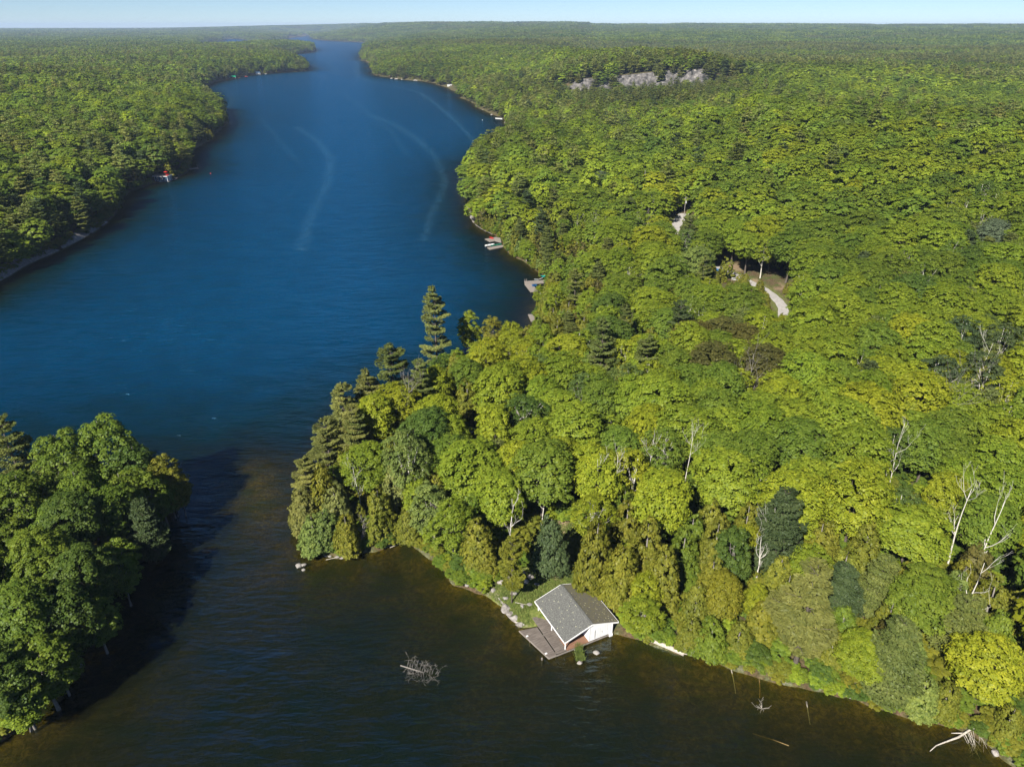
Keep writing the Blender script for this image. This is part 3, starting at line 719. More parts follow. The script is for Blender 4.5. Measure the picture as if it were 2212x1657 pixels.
# near left peninsula
T_(205, 893, 21, 4.8, 'edge_maple', 'mid', 'tallest ragged tree on the near left peninsula', True)
T_(110, 925, 20, 4.6, 'edge_maple', 'mid', 'second tall tree on the near left peninsula, left of the ragged one', True)
T_(275, 950, 17, 3.8, 'edge_maple', 'deep', 'dark tree right of the tallest one on the near left peninsula')
T_(345, 985, 14, 3.4, 'edge_maple', 'olive', 'low amber-lit tree at the tip of the near left peninsula', True)
T_(375, 1010, 11, 2.6, 'edge_maple', 'olive', 'outermost small tree over the water at the left peninsula tip')
for px, py, h, r in ((312, 1015, 14, 3.4), (255, 1010, 16, 3.8), (335, 1030, 11, 2.8), (365, 1040, 8, 2.3), (160, 1000, 18, 4.2)): T_(px, py, h, r, 'edge_maple', 'mid', None)
T_(20, 1010, 18, 4.4, 'edge_maple', 'mid', None)
T_(130, 1060, 17, 4.6, 'maple_tree', 'deep', None); T_(230, 1050, 15, 4.0, 'maple_tree', 'mid', None)
T_(300, 1080, 13, 3.4, 'hemlock_tree', 'dark', None); T_(60, 1150, 17, 4.6, 'maple_tree', 'mid', None)
T_(160, 1180, 16, 4.2, 'maple_tree', 'deep', None); T_(240, 1170, 13, 3.6, 'edge_maple', 'mid', None)
T_(20, 1260, 17, 4.4, 'maple_tree', 'mid', None); T_(110, 1270, 15, 4.2, 'edge_maple', 'deep', None)
T_(190, 1290, 11, 3.0, 'edge_maple', 'mid', None); T_(60, 1370, 14, 4.0, 'edge_maple', 'mid', None); T_(-10, 1400, 15, 4, 'edge_maple', 'deep', None)
T_(110, 1400, 9, 2.8, 'edge_maple', 'mid', None); T_(30, 1470, 9, 2.8, 'edge_maple', 'bright', None)


# ================================================================== things people left here
HAZE_DENS = 0.00006
def deckquad(mb, A, B, Cc, D, z0, z1, n, gap=.12):
    """boards laid from edge A-D to edge B-C, n of them side by side along A->B"""
    A, B, Cc, D = [Vector(p[:2]).to_3d() for p in (A, B, Cc, D)]
    for i in range(n):
        a, b = (i + gap / 2) / n, (i + 1 - gap / 2) / n
        q = [A.lerp(B, a), A.lerp(B, b), D.lerp(Cc, b), D.lerp(Cc, a)]
        dz = random.uniform(-.006, .006)
        area = sum(q[k].x * q[(k + 1) % 4].y - q[(k + 1) % 4].x * q[k].y for k in range(4))
        if area < 0: q.reverse()
        mb.prism([(p.x, p.y) for p in q], z0, z1 + dz)
    return mb
def thing(name, m, mb, label, cat, group=None, smooth=False):
    o = mb.build(name, m, None, smooth); return tag(o, label, cat, group)
def origin_to(o, p):
    """moves a thing's origin to p without moving its shape"""
    p = Vector(p); o.data.transform(Matrix.Translation(-p)); o.location = p; return o

# ---------------------------------------------------------------- the white boathouse
BH = Vector((7.9, 77.9, 0)); BA = math.atan2(.441, .898)
bh = empty('boathouse', BH, BA, 'white boathouse with mossy grey gable roof standing on a weathered deck at the cove', 'boathouse')
RZ, EZ, UM, UW, VL = 4.02, 2.42, 4.83, 9.65, 9.6
def rz(u): return RZ - (RZ - EZ) * abs(u - UM) / UM
FZ = .62
mb = MB(); deckquad(mb, (-1.2, .05), (4.4, .05), (4.4, 9.3), (-1.2, 9.3), FZ - .05, FZ, 38); fl = mb.build('deck', M['deck'], bh)
mb = MB(); deckquad(mb, (.5, -.02), (4.4, -.02), (4.4, 2.4), (.5, 2.4), FZ + .004, FZ + .03, 26); mb.build('porch_floor', M['redwood'], bh)['label'] = 'reddish boards at the open front of the porch'
mb = MB(); deckquad(mb, (-2.62, .1), (-1.28, .1), (-1.28, 6.3), (-4.15, 6.85), .40, .46, 15)
ld = mb.build('lower_deck', M['deck'], bh); ld['label'] = 'weathered triangular lower deck one step down'
mb = MB()
for a, b in (((-2.62, .06), (-4.2, 6.9)), ((-2.62, .06), (-1.2, .02)), ((-1.2, 0), (8.7, 0))): mb.bar((*a, .36), (*b, .36), .1, .22)
mb.build('edge_beam', M['dock'], bh)
mb = MB(); deckquad(mb, (-1.15, .3), (-.35, .3), (-.35, 8.2), (-1.15, 8.2), FZ + .004, FZ + .06, 3); mb.build('step', M['deck'], bh)
mb = MB(); deckquad(mb, (-1.1, .1), (-.2, .1), (-.2, 1.9), (-1.1, 1.9), FZ + .062, FZ + .09, 5); mb.build('plank', M['deck'], bh)
for (a, b) in ((-2.75, .9), (-3.75, 5.2)): mb = MB(); mb.box(a, a + .34, b, b + .22, .462, .54); mb.box(a + .08, a + .26, b + .07, b + .15, .54, .62); mb.build('cleat', M['white'], bh)
for a in np.arange(-3.6, 8.8, 2.4):
    for b in (.5, 4.4, 9.0):
        if a < -1.4 and b > 6.5: continue
        MB().box(a, a + .2, b, b + .2, -1.6, .4).build('piling', M['dock'], bh)
for v in (.28, 4.5, 8.9):
    mb = MB(); mb.box(.28, .42, v, v + .14, FZ, rz(.35) - .1); mb.build('post', M['white'], bh)
mb = MB(); mb.box(.26, .44, .2, 9.2, rz(.35) - .30, rz(.35) - .12); mb.build('beam', M['white'], bh)
# closed room on the right
def wallpoly(u0, u1, z0, drop): 
    p = [(u0, z0), (u1, z0), (u1, rz(u1) - drop)]
    if u0 < UM < u1: p.append((UM, RZ - drop))
    p.append((u0, rz(u0) - drop)); return p
Rx = Matrix(((1, 0, 0, 0), (0, 0, 1, 0), (0, 1, 0, 0), (0, 0, 0, 1)))
def uz_prism(mb, poly, v0, v1):
    n = len(mb.v); k = len(poly)
    for v in (v0, v1):
        for u, z in poly: mb.v.append((u, v, z))
    mb.f.append(tuple(n + i for i in range(k))); mb.f.append(tuple(n + k + i for i in reversed(range(k))))
    for i in range(k): mb.f.append((n + (i + 1) % k, n + i, n + k + i, n + k + (i + 1) % k))
mb = MB(); uz_prism(mb, wallpoly(4.4, 8.6, FZ - .1, .13), .12, 9.2)
for u in (4.4, 8.6):
    mb.box(u - .06 if u < 5 else u - .08, u + .08 if u < 5 else u + .06, .06, .2, FZ - .1, rz(u) - .14)
wl = mb.build('wall', M['white'], bh)
mb = MB(); 
for k in range(15): mb.box(4.37, 4.396, .3 + k * .6, .88 + k * .6, FZ, 3.6)
mb.build('siding', M['white'], wl)
mb = MB()
mb.box(5.55, 6.80, .085, .118, FZ + .14, 2.72); mb.box(6.83, 8.1, .085, .118, FZ + .14, 2.72)
dr = mb.build('door', M['white'], bh); dr['label'] = 'wide white double door facing the water'
mb = MB()
for a, b, c_, d_ in ((5.42, 5.53, FZ, 2.84), (8.12, 8.23, FZ, 2.84), (5.42, 8.23, 2.74, 2.86)): mb.box(a, b, .06, .118, c_, d_)
mb.build('trim', M['white'], dr); mb = MB().box(5.38, 5.45, .03, .058, FZ + .2, 2.5); mb.build('shadow_strip', M['dark'], dr)  # dark strip stands in for the shadow line at the door's left edge
mb = MB()
for k in (5.95, 6.35, 7.25, 7.68): mb.box(k, k + .03, .078, .084, FZ + .2, 2.66)
mb.build('board_seam', M['metal'], dr)
mb = MB().box(6.7, 6.74, .04, .084, 1.5, 1.75); mb.build('handle', M['dark'], dr)
mb = MB().box(8.0, 8.6, -.18, .1, .1, .5); mb.build('footing', M['white'], bh)
# roof
def slab(u0, u1, v0, v1, th, m, name, par):
    mb = MB(); N = 20; Mm = 16; g_ = np.random.default_rng(5)
    nrm = Vector((-(rz(u1) - rz(u0)) / (u1 - u0), 0, 1)).normalized()
    top = []
    for i in range(N + 1):
        for j in range(Mm + 1):
            u = u0 + (u1 - u0) * i / N; v = v0 + (v1 - v0) * j / Mm
            b = (math.sin(u * 1.3 + v * .7) + math.sin(v * 1.9 - u)) * .008 if 0 < i < N and 0 < j < Mm else 0
            mb.v.append((u, v, rz(u) + b))
    for i in range(N):
        for j in range(Mm):
            a = i * (Mm + 1) + j; mb.f.append((a, a + Mm + 1, a + Mm + 2, a + 1))
    n = len(mb.v)
    for u in (u0, u1):
        for v in (v0, v1): mb.v.append((u, v, rz(u) - th))
    c00, c01, c10, c11 = n, n + 1, n + 2, n + 3
    mb.f += [(c00, c01, c11, c10), (0, c00, c10, N * (Mm + 1)), (Mm, N * (Mm + 1) + Mm, c11, c01), (0, Mm, c01, c00), (N * (Mm + 1), c10, c11, N * (Mm + 1) + Mm)]
    return mb.build(name, m, par)
r1 = slab(0, UM, 0, VL, .09, M['shingle'], 'roof', bh); r1['label'] = 'left roof slope of grey shingles dotted with pale lichen'
r2 = slab(UM, UW, 0, VL, .09, M['shingle_litter'], 'roof', bh); r2['label'] = 'right roof slope half covered in moss and fallen needles'
def fascia(par, ua, ub):
    mb = MB()
    for v in (-.035, VL + .035): mb.bar((ua, v, rz(ua) - .10), (ub, v, rz(ub) - .10), .05, .24)
    e = 0 if ua < 1 else UW
    s_ = -.02 if ua < 1 else .02
    mb.bar((e + s_, -.04, EZ - .11), (e + s_, VL + .04, EZ - .11), .05, .24); mb.build('fascia', M['white'], par)
fascia(r1, 0, UM); fascia(r2, UM, UW)
mb = MB().bar((UM, -.02, RZ + .03), (UM, VL + .02, RZ + .03), .34, .03); mb.build('ridge_cap', M['shingle'], bh)
BHM = Matrix.Translation(BH) @ Matrix.Rotation(BA, 4, 'Z')
for u in (0.2, 2.4, 4.8, 7.5, 9.4):
    for v in (0.2, 3, 6, 9.2): keep(BHM @ Vector((u, v, rz(u))), -.3 if v > 5 and u > 5.5 else .3)
for p in ((-3.9, 6.2, .5), (-2.4, 3, .5), (-1, 9, .6), (-1, 6, .6), (7, 0, 1.2), (8.6, 0, 1.2), (-2.6, 0, .5)): keep(BHM @ Vector(p), .4)
for p in (gp(1185, 1235), gp(1175, 1250), gp(1200, 1215), gp(1130, 1320), gp(1150, 1290), gp(1118, 1302)): keep(p, .5)

# ---------------------------------------------------------------- rocks
def rocks(px, py, parts, label, m='rock', name='boulder', group=None, water=False):
    p = at(px, py, 0) if water else gp(px, py); mb = MB()
    for k, (dx, dy, r) in enumerate(parts[:1]): mb.rock((dx, dy, r * .15), r, int(px * 7 + py) + k, 2, .62)
    o = mb.build(name, M[m], None); o.location = p; tag(o, label, 'rock', group); return o
RK = [(1092, 1316, 1.15, 'grey boulder on the bank left of the boathouse deck'), (1112, 1336, .85, 'brown-grey boulder touching the upper corner of the lower deck'),
      (1122, 1350, .7, 'rounded boulder right at the lower deck corner'), (1102, 1327, .7, 'dark-streaked boulder between the two bank boulders'),
      (1144, 1306, .5, 'flat pale slab on the grass left of the boathouse roof'), (1128, 1310, .45, 'small flat stone left of the pale slab'),
      (1092, 1293, .55, 'pale rock at the water left of the pine trunk'), (1133, 1258, .8, 'pale angular rock behind the pine trunk'),
      (1146, 1248, .7, 'grey rock right behind the pine trunk'), (1128, 1240, .7, 'boulder in the shade uphill of the pine trunk'), (1098, 1247, .8, 'white-faced rock left of the pine trunk'),
      (1082, 1258, .7, 'mossy rock on the wooded bank by the cove'), (1066, 1276, .6, 'low rock on the waterline of the cove'), (1043, 1272, .6, 'rock under the hanging cedar'),
      (1010, 1264, .6, 'rock at the cove edge below the olive cedar'), (1110, 1283, .55, 'white rock at the foot of the pine trunk'),
      (1160, 1262, .4, 'small stone in the grass near the dirt path'), (645, 1224, .75, 'pale boulder standing in the water off the point'), (655, 1221, .55, 'dark boulder in the water beside the pale one'),
      (655, 1231, .35, 'small white-tipped stone in the water off the point'), (742, 1203, .5, 'grey rock on the rim of the point'), (727, 1204, .4, 'low rock on the rim of the point tip'),
      (712, 1202, .3, 'small white stone on the rim of the point'), (1800, 1490, .8, 'rock under the earth bank on the near right shore'), (1840, 1502, .7, 'boulder right of the earth bank'),
      (1770, 1478, .5, 'pale stone in the red earth bank'), (1485, 1398, .3, 'white stone at the end of the drifted log'), (2150, 1628, .7, 'boulder under the lowest right trees'),
      (1288, 1410, .55, 'lone brown rock in the shallows right of the grassy islet')]
for px, py, r, lb in RK: rocks(px, py, [(0, 0, r)], lb, 'pale_rock' if any(w in lb for w in ('pale', 'white', 'brown')) else 'rock', water=('water' in lb and 'off' in lb) or 'shallows' in lb)
g5 = random.Random(5)
FARROCK = [(846, 171, 4.5), (856, 172, 6), (868, 173, 5), (896, 175, 6), (900, 175.5, 4), (927, 178, 4.5), (1030, 231, 3), (1043, 238, 2.2), (1062, 249, 2.6), (1092, 266, 2.4), (787, 130, 6), (640, 114.5, 12), (652, 113.5, 10), (655, 152, 5)]
for i, (px, py, r) in enumerate(FARROCK):
    p = at(px, py, 0); mb = MB(); mb.rock((0, 0, 0), r * .62, i + 60, 2, .75); o = mb.build('boulder', M['rock'], None); o.location = p + Vector((0, .45 * r, -.1 * r))
    side = 'east' if px > 700 else 'west'
    tag(o, '%s pale shoreline rock along the far %s bank, counted from the nearest' % (['first', 'second', 'third', 'fourth', 'fifth', 'sixth', 'seventh', 'eighth', 'ninth', 'tenth', 'eleventh', 'twelfth', 'thirteenth', 'fourteenth', 'fifteenth', 'sixteenth', 'seventeenth', 'eighteenth', 'nineteenth', 'twentieth'][sum(1 for q in FARROCK if (q[0] > 700) == (px > 700) and q[1] > py)], side), 'rock', 'rocks on the far banks')
def ledge(name, pts, width, hgt, m, label, seed=0, inland=1):
    """a sloping shelf of bedrock following the waterline"""
    P = [Vector((*p, 0)) for p in pts]; S_ = [0]
    for a, b in zip(P, P[1:]): S_.append(S_[-1] + (b - a).length)
    n = max(8, int(S_[-1] / .6)); K = 9; mb = MB()
    for i in range(n + 1):
        s = S_[-1] * i / n; k = max(j for j in range(len(S_)) if S_[j] <= s + 1e-6); k = min(k, len(P) - 2)
        q = P[k].lerp(P[k + 1], (s - S_[k]) / (S_[k + 1] - S_[k])); tdir = (P[k + 1] - P[k]).normalized(); nv = Vector((-tdir.y, tdir.x, 0)) * inland
        env = min(1, i / 5, (n - i) / 5)
        for j in range(K + 1):
            t = j / K; w = width * (.55 + .9 * float(vnoise(np.array([s]), np.array([0.]), 9, seed)[0])) * env + .3
            h_ = hgt * env * (.5 + .9 * float(vnoise(np.array([s]), np.array([5.]), 7, seed + 1)[0])) * (1 - (1 - t) ** 1.7)
            blk = (float(vnoise(np.array([s]), np.array([t * w]), 1.3, seed + 2)[0]) - .5) * .7 * env
            c_ = q + nv * (t * w - .5 + blk * .4); base = hz(c_.x, c_.y)
            mb.v.append((c_.x, c_.y, max(h_ - .35 + blk * (t > 0), -1.0 if t == 0 else base + .12 if t > .6 else -1)))
    for i in range(n):
        for j in range(K):
            a = i * (K + 1) + j; mb.f.append((a, a + 1, a + K + 2, a + K + 1) if inland > 0 else (a, a + K + 1, a + K + 2, a + 1))
    o = mb.build(name, M[m]); origin_to(o, P[0]); return tag(o, label, 'rock')
ledge('rock_ledge', P2([(-60, 647), (0, 607), (60, 571), (100, 554), (132, 540)]), 4.5, 3.4, 'rock', 'long pale bedrock slab sloping into the lake under the left bank trees', 1, 1)
ledge('rock_ledge', P2([(135, 538), (190, 509), (235, 479)]), 2.6, 2.0, 'rock', 'narrow bedrock shelf between the long pale slab and the left bank cove', 4, 1)
ledge('rock_ledge', P2([(1013, 446), (1023, 470), (1031, 488), (1046, 500), (1066, 508)]), 1.8, 1.5, 'rock', 'pale rocky bank on the east shore above the red chairs', 7, -1)
ledge('rock_ledge', P2([(1128, 1355), (1112, 1343), (1100, 1327), (1090, 1310), (1074, 1298)]), .9, .8, 'rock', 'grey rock edging along the bank beside the lower deck', 9, 1)
ledge('rock_ledge', P2([(700, 1204), (735, 1205), (775, 1199)]), .6, .5, 'rock', 'low rocky rim under the cedars of the point tip', 12, -1)
# rocky hill
mb = MB(); nx, nt_ = 220, 26
xs = np.linspace(60, 236, nx + 1)
for i, xx in enumerate(xs):
    rd = float(CLIFF_Y + (vnoise(np.array([xx]), np.array([0.]), 22, 8)[0] - .5) * 10 + (vnoise(np.array([xx]), np.array([0.]), 60, 9)[0] - .5) * 20)
    z0 = hz(xx, rd - 2); z1 = hz(xx, rd + 28)
    edge = float(sstep(0, 18, xx - 60) * sstep(0, 18, 236 - xx))
    for j in range(nt_ + 1):
        t = j / nt_
        te = t * 3 + (float(vnoise(np.array([xx]), np.array([0.]), 15, 31)[0])) * 1.6
        stair = (math.floor(te) + min(1, (te - math.floor(te)) / .55) ** .8)
        st = max(0, min(1, (stair - (float(vnoise(np.array([xx]), np.array([0.]), 15, 31)[0])) * 1.6) / 3))
        nz = (float(vnoise(np.array([xx]), np.array([t * 30]), 5, 33)[0]) - .5) * 3.0 + (float(vnoise(np.array([xx]), np.array([t * 30]), 1.8, 34)[0]) - .5) * 1.2
        y_ = rd - 2 + t * 26 + nz * .5
        zz = z0 + (z1 - z0) * st
        zz = max(zz, hz(xx, y_)) + .3 + nz * .5 * (0 < j < nt_) - (1 - edge) * 3.2
        mb.v.append((xx, y_, zz))
for i in range(nx):
    for j in range(nt_): a = i * (nt_ + 1) + j; mb.f.append((a, a + nt_ + 1, a + nt_ + 2, a + 1))
M['cliff'] = rough_mat('cliff_rock', [(.36, (.015, .016, .014)), (.47, (.075, .071, .068)), (.58, (.13, .122, .117)), (.7, (.27, .25, .22))], .22, bump=.8, bscale=.9, world=True, stretch=(1, 1, .6))
cl = thing('rock_outcrop', M['cliff'], mb, 'broad grey-mauve rock face breaking through the forest on the hill', 'rock outcrop'); origin_to(cl, (150, CLIFF_Y, 20))

# ---------------------------------------------------------------- roads
def ribbon(name, pts, w, m, label):
    P = [Vector(p) for p in pts]; Q = []
    for a, b in zip(P, P[1:]):
        for k in range(6): Q.append(a.lerp(b, k / 6))
    Q.append(P[-1])
    for _ in range(8): Q = [Q[0]] + [(Q[i - 1] + Q[i] * 2 + Q[i + 1]) / 4 for i in range(1, len(Q) - 1)] + [Q[-1]]
    mb = MB()
    for i, p in enumerate(Q):
        d = (Q[min(i + 1, len(Q) - 1)] - Q[max(i - 1, 0)]); d.z = 0; d.normalize(); nv = Vector((-d.y, d.x, 0)); ww = w * (1 + .12 * math.sin(i * 1.7) * .5)
        for s in (-1, -.5, 0, .5, 1): q = p + nv * (s * ww / 2); mb.v.append((q.x, q.y, hz(q.x, q.y) + .10 - .05 * (abs(s) == 1)))
    for i in range(len(Q) - 1):
        for j in range(4): a = i * 5 + j; mb.f.append((a, a + 5, a + 6, a + 1))
    o = mb.build(name, m); tag(o, label, None, None, 'structure'); return o
ribbon('road', [gp(1535, 572)] + ROAD1, 3.1, M['gravel'], 'pale gravel road curving through the clearing')
ribbon('road', [gp(1478, 462)] + PAD + [gp(1450, 512)], 5.0, M['gravel'], 'pale gravel turning place seen through the trees')
for p in ROAD1[1:-1]: keep(p, .6 if p.y > 205 else .1)
for p in PAD[:2]: keep(p, 1.7)

# ---------------------------------------------------------------- docks, chairs, boats
def chair(p, rz_, m, label, group=None):
    e = empty('garden_chair', p, rz_, label, 'chair', group)
    mb = MB()
    for k in range(5): mb.bar((-.27, -.28 + k * .125, .36 - k * .028), (.27, -.28 + k * .125, .36 - k * .028), .11, .025)
    mb.build('seat', M[m], e); mb = MB()
    for k in range(5):
        x = (k - 2) * .125; mb.bar((x * .8, .24, .24), (x * 1.25, .62, 1.0 - abs(k - 2) * .06), .10, .025)
    mb.build('backrest', M[m], e)
    for s in (-1, 1): mb = MB().box(s * .36 - .07, s * .36 + .07, -.36, .42, .56, .59); mb.build('armrest', M[m], e)
    for s in (-1, 1):
        mb = MB(); mb.box(s * .31 - .02, s * .31 + .02, -.36, -.27, 0, .56); mb.bar((s * .31, -.3, .34), (s * .31, .55, .03), .03, .12); mb.build('leg', M[m], e)
    return e
def dock(name, quads, z, label, posts=(), m='dock', cat='dock'):
    """quads: lists of four pixel corners; boards run A-D to B-C"""
    e = None; W_ = [[at(a, b, z) for a, b in q] for q in quads]
    e = empty(name, W_[0][0].xy.to_3d(), 0, label, cat); o_ = Vector((W_[0][0].x, W_[0][0].y, 0))
    for q in W_:
        q = [p - o_ for p in q]; L = (q[1] - q[0]).length; mb = MB(); deckquad(mb, *q, z - .06, z, max(3, int(L / .22)), .10); mb.build('deck', M[m], e)
        mb = MB()
        for a, b in ((0, 1), (1, 2), (2, 3), (3, 0)): mb.bar((q[a].x, q[a].y, z - .17), (q[b].x, q[b].y, z - .17), .06, .2)
        mb.build('frame', M[m], e)
    for px, py, h in posts:
        p = at(px, py, z) - o_; mb = MB().tube([(p.x, p.y, -1.2), (p.x, p.y, z + h)], .09, 8); mb.build('post', M['dock'], e)
    for q in W_: keep(q[0].lerp(q[2], .5), .8); keep(q[0].lerp(q[1], .5), .2)
    return e
dock('dock', [[(1132.5, 607.5), (1192, 604.5), (1193, 610), (1134, 613.5)], [(1133, 613.8), (1146, 630.5), (1162.5, 629), (1149, 613)]], .55,
     'L-shaped grey wooden dock holding the blue chairs', ((1134, 608, .9), (1137.5, 608, .9), (1146, 629, .1), (1161, 628, .1)))
chair(at(1152, 619, .55), 2.2, 'blue', 'left one of the two blue deck chairs on the L-shaped dock'); chair(at(1157, 618, .55), 1.9, 'blue', 'right one of the two blue deck chairs on the L-shaped dock')
keep(at(1153, 617, 1), 1.0)
dock('dock', [[(1047.5, 516.5), (1058, 522.5), (1069, 520.5), (1062, 514)], [(1062, 514), (1069, 520.5), (1083, 524), (1080, 511)]], .5, 'pale-edged dock with the red chairs on the east shore', ((1048, 517, .3),))
chair(at(1060, 515.5, .5), 1.6, 'red', 'left red deck chair on the pale-edged dock'); chair(at(1064, 516.5, .5), 1.9, 'red', 'right red deck chair on the pale-edged dock'); keep(at(1062, 515, 1), 1.0)
dock('dock', [[(1052.5, 535), (1085, 529.5), (1089, 533), (1058, 539.5)]], .5, 'low grey finger dock with the boats moored beside it', ((1053, 535, .3), (1059, 539, .3)))
dock('dock', [[(1140.5, 679), (1155, 679), (1160, 692), (1147, 694)]], .5, 'half-hidden grey dock between trees at the head of the bay', ())
dock('swim_raft', [[(408.5, 364.2), (427, 362.3), (428.5, 364), (410, 366.2)]], .45, 'small floating raft with two thin posts off the left bank', ((409, 364, 2.2), (426.5, 362.5, 2.0)), cat='raft')
def hull(p, rz_, L, Wd, m, label, name='rowboat', cat='boat', pointed=False, motor=False):
    e = empty(name, p, rz_, label, cat); N = 12; K = 6; mb = MB()
    def sec(t, s):
        w = Wd / 2 * (math.sin(math.pi * min(1, max(0, t * .98 + .01))) ** .6 if pointed else min(1, (1 - t) * 2.6) ** .55 * (.86 + .14 * math.sin(math.pi * t)))
        sheer = .42 + .18 * (abs(t - .4) * 1.6) ** 2
        out = []
        for k in range(K + 1):
            a = math.pi * k / K; out.append((L * (t - .5), -math.cos(a) * max(w - s, .01), sheer - (math.sin(a) ** .7) * (sheer + .12 - s)))
        return out
    for s in (0, .035):
        base = len(mb.v)
        for i in range(N + 1): mb.v += sec(i / N, s)
        for i in range(N):
            for k in range(K):
                a = base + i * (K + 1) + k; f_ = (a, a + 1, a + K + 2, a + K + 1); mb.f.append(f_ if s else tuple(reversed(f_)))
    n2 = (N + 1) * (K + 1)
    for i in range(N):
        for k in (0, K): a = i * (K + 1) + k; f_ = (a, a + K + 1, a + K + 1 + n2, a + n2); mb.f.append(f_)
    mb.f.append(tuple(range(K, -1, -1)))
    mb.build('hull', M[m], e)
    for t in (.3, .62): mb = MB().box(L * (t - .5) - .14, L * (t - .5) + .14, -Wd * .42, Wd * .42, .30, .335); mb.build('seat', M['dock'], e)
    if motor:
        mb = MB().box(-L / 2 - .34, -L / 2 - .02, -.14, .14, .45, .85); mb.box(-L / 2 - .26, -L / 2 - .14, -.05, .05, -.3, .45); mb.build('outboard_motor', M['dark'], e)
    keep(p + Vector((0, 0, .3)), 1.0)
    return e
hull(at(1058, 531, .1), R(28), 4.6, 1.5, 'hull', 'white open motor boat moored at the low finger dock', 'motor_boat', motor=True)
hull(at(1072, 530.5, .1), R(22), 4.9, .95, 'green', 'long green canoe lying beside the finger dock', 'canoe', 'canoe', True)
# teal float and pale line beside the L dock
p = gp(1173, 600, .6); mb = MB()
for k in range(9):
    a0 = k / 8; mb.v += [(-.9 + a0 * 1.8, -.35, .9 - .5 * math.sin(math.pi * a0)), (-.9 + a0 * 1.8, .35, .95 - .35 * math.sin(math.pi * a0)), (-.9 + a0 * 1.8, .35, .91 - .35 * math.sin(math.pi * a0)), (-.9 + a0 * 1.8, -.35, .86 - .5 * math.sin(math.pi * a0))]
for k in range(8):
    for j in range(4): a = 4 * k + j; b = 4 * k + (j + 1) % 4; mb.f.append((a, a + 4, b + 4, b))
hm = mb.build('hammock', M['teal']); hm.location = p; tag(hm, 'teal hammock slung at the bank above the L-shaped dock', 'hammock'); keep(p, 1.2)
mb = MB(); mb.tube([at(1154, 603.5, .02), at(1163, 604, .03), at(1170, 601.5, .3), gp(1174, 599.5, .5)], .05, 5)
tag(mb.build('mooring_rope', M['white']), 'pale rope running from the teal hammock down into the water', 'rope')

# dark blue boathouse on the left bank
c0 = at(363, 393, .2); c1 = at(379, 386.8, .2); c2 = at(338, 391.5, .2)
ux = (c1 - c0).normalized(); Lx = (c1 - c0).length; ang = math.atan2(ux.y, ux.x)
LBW, LBL, LBH = 5.2, 8.0, 3.3
lb = empty('boathouse', (c0.x, c0.y, 0), ang, 'dark blue flat-roofed boathouse with white trim under the left bank trees', 'boathouse')
# local: x along the door front, y towards the back-left
mb = MB().box(0, LBW, 0, LBL, .1, LBH); wl2 = mb.build('wall', M['blue_wall'], lb)
for x_, y_ in ((-.04, -.04), (LBW - .12, -.04), (-.04, LBL - .12), (LBW - .12, LBL - .12)): MB().box(x_, x_ + .16, y_, y_ + .16, .1, LBH).build('corner_trim', M['white'], wl2)
mb = MB().box(-.7, LBW + .4, -.5, LBL + .9, LBH + .003, LBH + .2); rf = mb.build('roof', M['deck'], lb)
mb = MB()
for a, b in (((-.74, -.54), (LBW + .44, -.54)), ((-.74, LBL + .94), (LBW + .44, LBL + .94)), ((-.74, -.54), (-.74, LBL + .94)), ((LBW + .44, -.54), (LBW + .44, LBL + .94))): mb.bar((*a, LBH + .1), (*b, LBH + .1), .08, .26)
mb.build('fascia', M['white'], rf)
mb = MB().box(1.0, 3.6, -.05, -.003, .5, 2.9); dd = mb.build('door', M['hull'], lb); mb = MB()
for k in range(3): mb.box(1.0, 3.6, -.07, -.052, 1.05 + k * .6, 1.08 + k * .6)
mb.build('panel_seam', M['metal'], dd)
def win(x0, x1, y0, y1, side):
    if side == 'front': a = MB().box(x0, x1, -.06, -.003, y0, y1); b = MB().box(x0 + .1, x1 - .1, -.075, -.062, y0 + .1, y1 - .1)
    else: a = MB().box(-.06, -.003, x0, x1, y0, y1); b = MB().box(-.075, -.062, x0 + .1, x1 - .1, y0 + .1, y1 - .1)
    f_ = a.build('window', M['white'], lb); b.build('pane', M['glass'], f_)
win(4.1, 4.8, .7, 2.8, 'front'); win(3.2, 4.4, 1.2, 2.4, 'side'); win(6.0, 6.9, .6, 2.7, 'side'); win(1.0, 1.8, .6, 1.6, 'side')
mb = MB(); deckquad(mb, (LBW + .1, -1.6), (LBW + 1.2, -1.6), (LBW + 1.2, 4), (LBW + .1, 4), .3, .36, 4); mb.bar((LBW + 1.2, -1.4, .3), (LBW + 6.5, .2, .3), .7, .12); mb.bar((LBW + 1.2, 3.6, .3), (LBW + 6.6, .6, .3), .7, .12); mb.bar((-.6, -.5, .3), (3, -.5, .3), .7, .12)
mb.build('walkway', M['dock'], lb)
LBM = Matrix.Translation((c0.x, c0.y, 0)) @ Matrix.Rotation(ang, 4, 'Z')
for k, (x_, y_, r_) in enumerate(((1.0, .6, .3), (2.2, .9, -.2), (3.4, 1.0, .5), (4.4, 1.6, 1.2))):
    chair(LBM @ Vector((x_, y_, LBH + .2)), ang + r_, 'red', ['first', 'second', 'third', 'last'][k] + ' red chair from the left on the roof of the dark blue boathouse', 'red chairs on the blue boathouse roof')
ub = LBM @ Vector((2.9, 2.0, LBH + .2)); ue = empty('patio_umbrella', ub, 0, 'faded red patio umbrella on the dark blue boathouse roof', 'umbrella')
MB().tube([(0, 0, 0), (0, 0, 2.3)], .03, 6).build('pole', M['dark'], ue); mb = MB(); mb.v = [(0, 0, 2.35)] + [(1.3 * math.cos(k * math.pi / 4), 1.3 * math.sin(k * math.pi / 4), 1.95) for k in range(8)] + [(0, 0, 2.3)]
mb.f = [(0, 1 + k, 1 + (k + 1) % 8) for k in range(8)] + [(9, 1 + (k + 1) % 8, 1 + k) for k in range(8)]; mb.build('canopy', M['red'], ue)
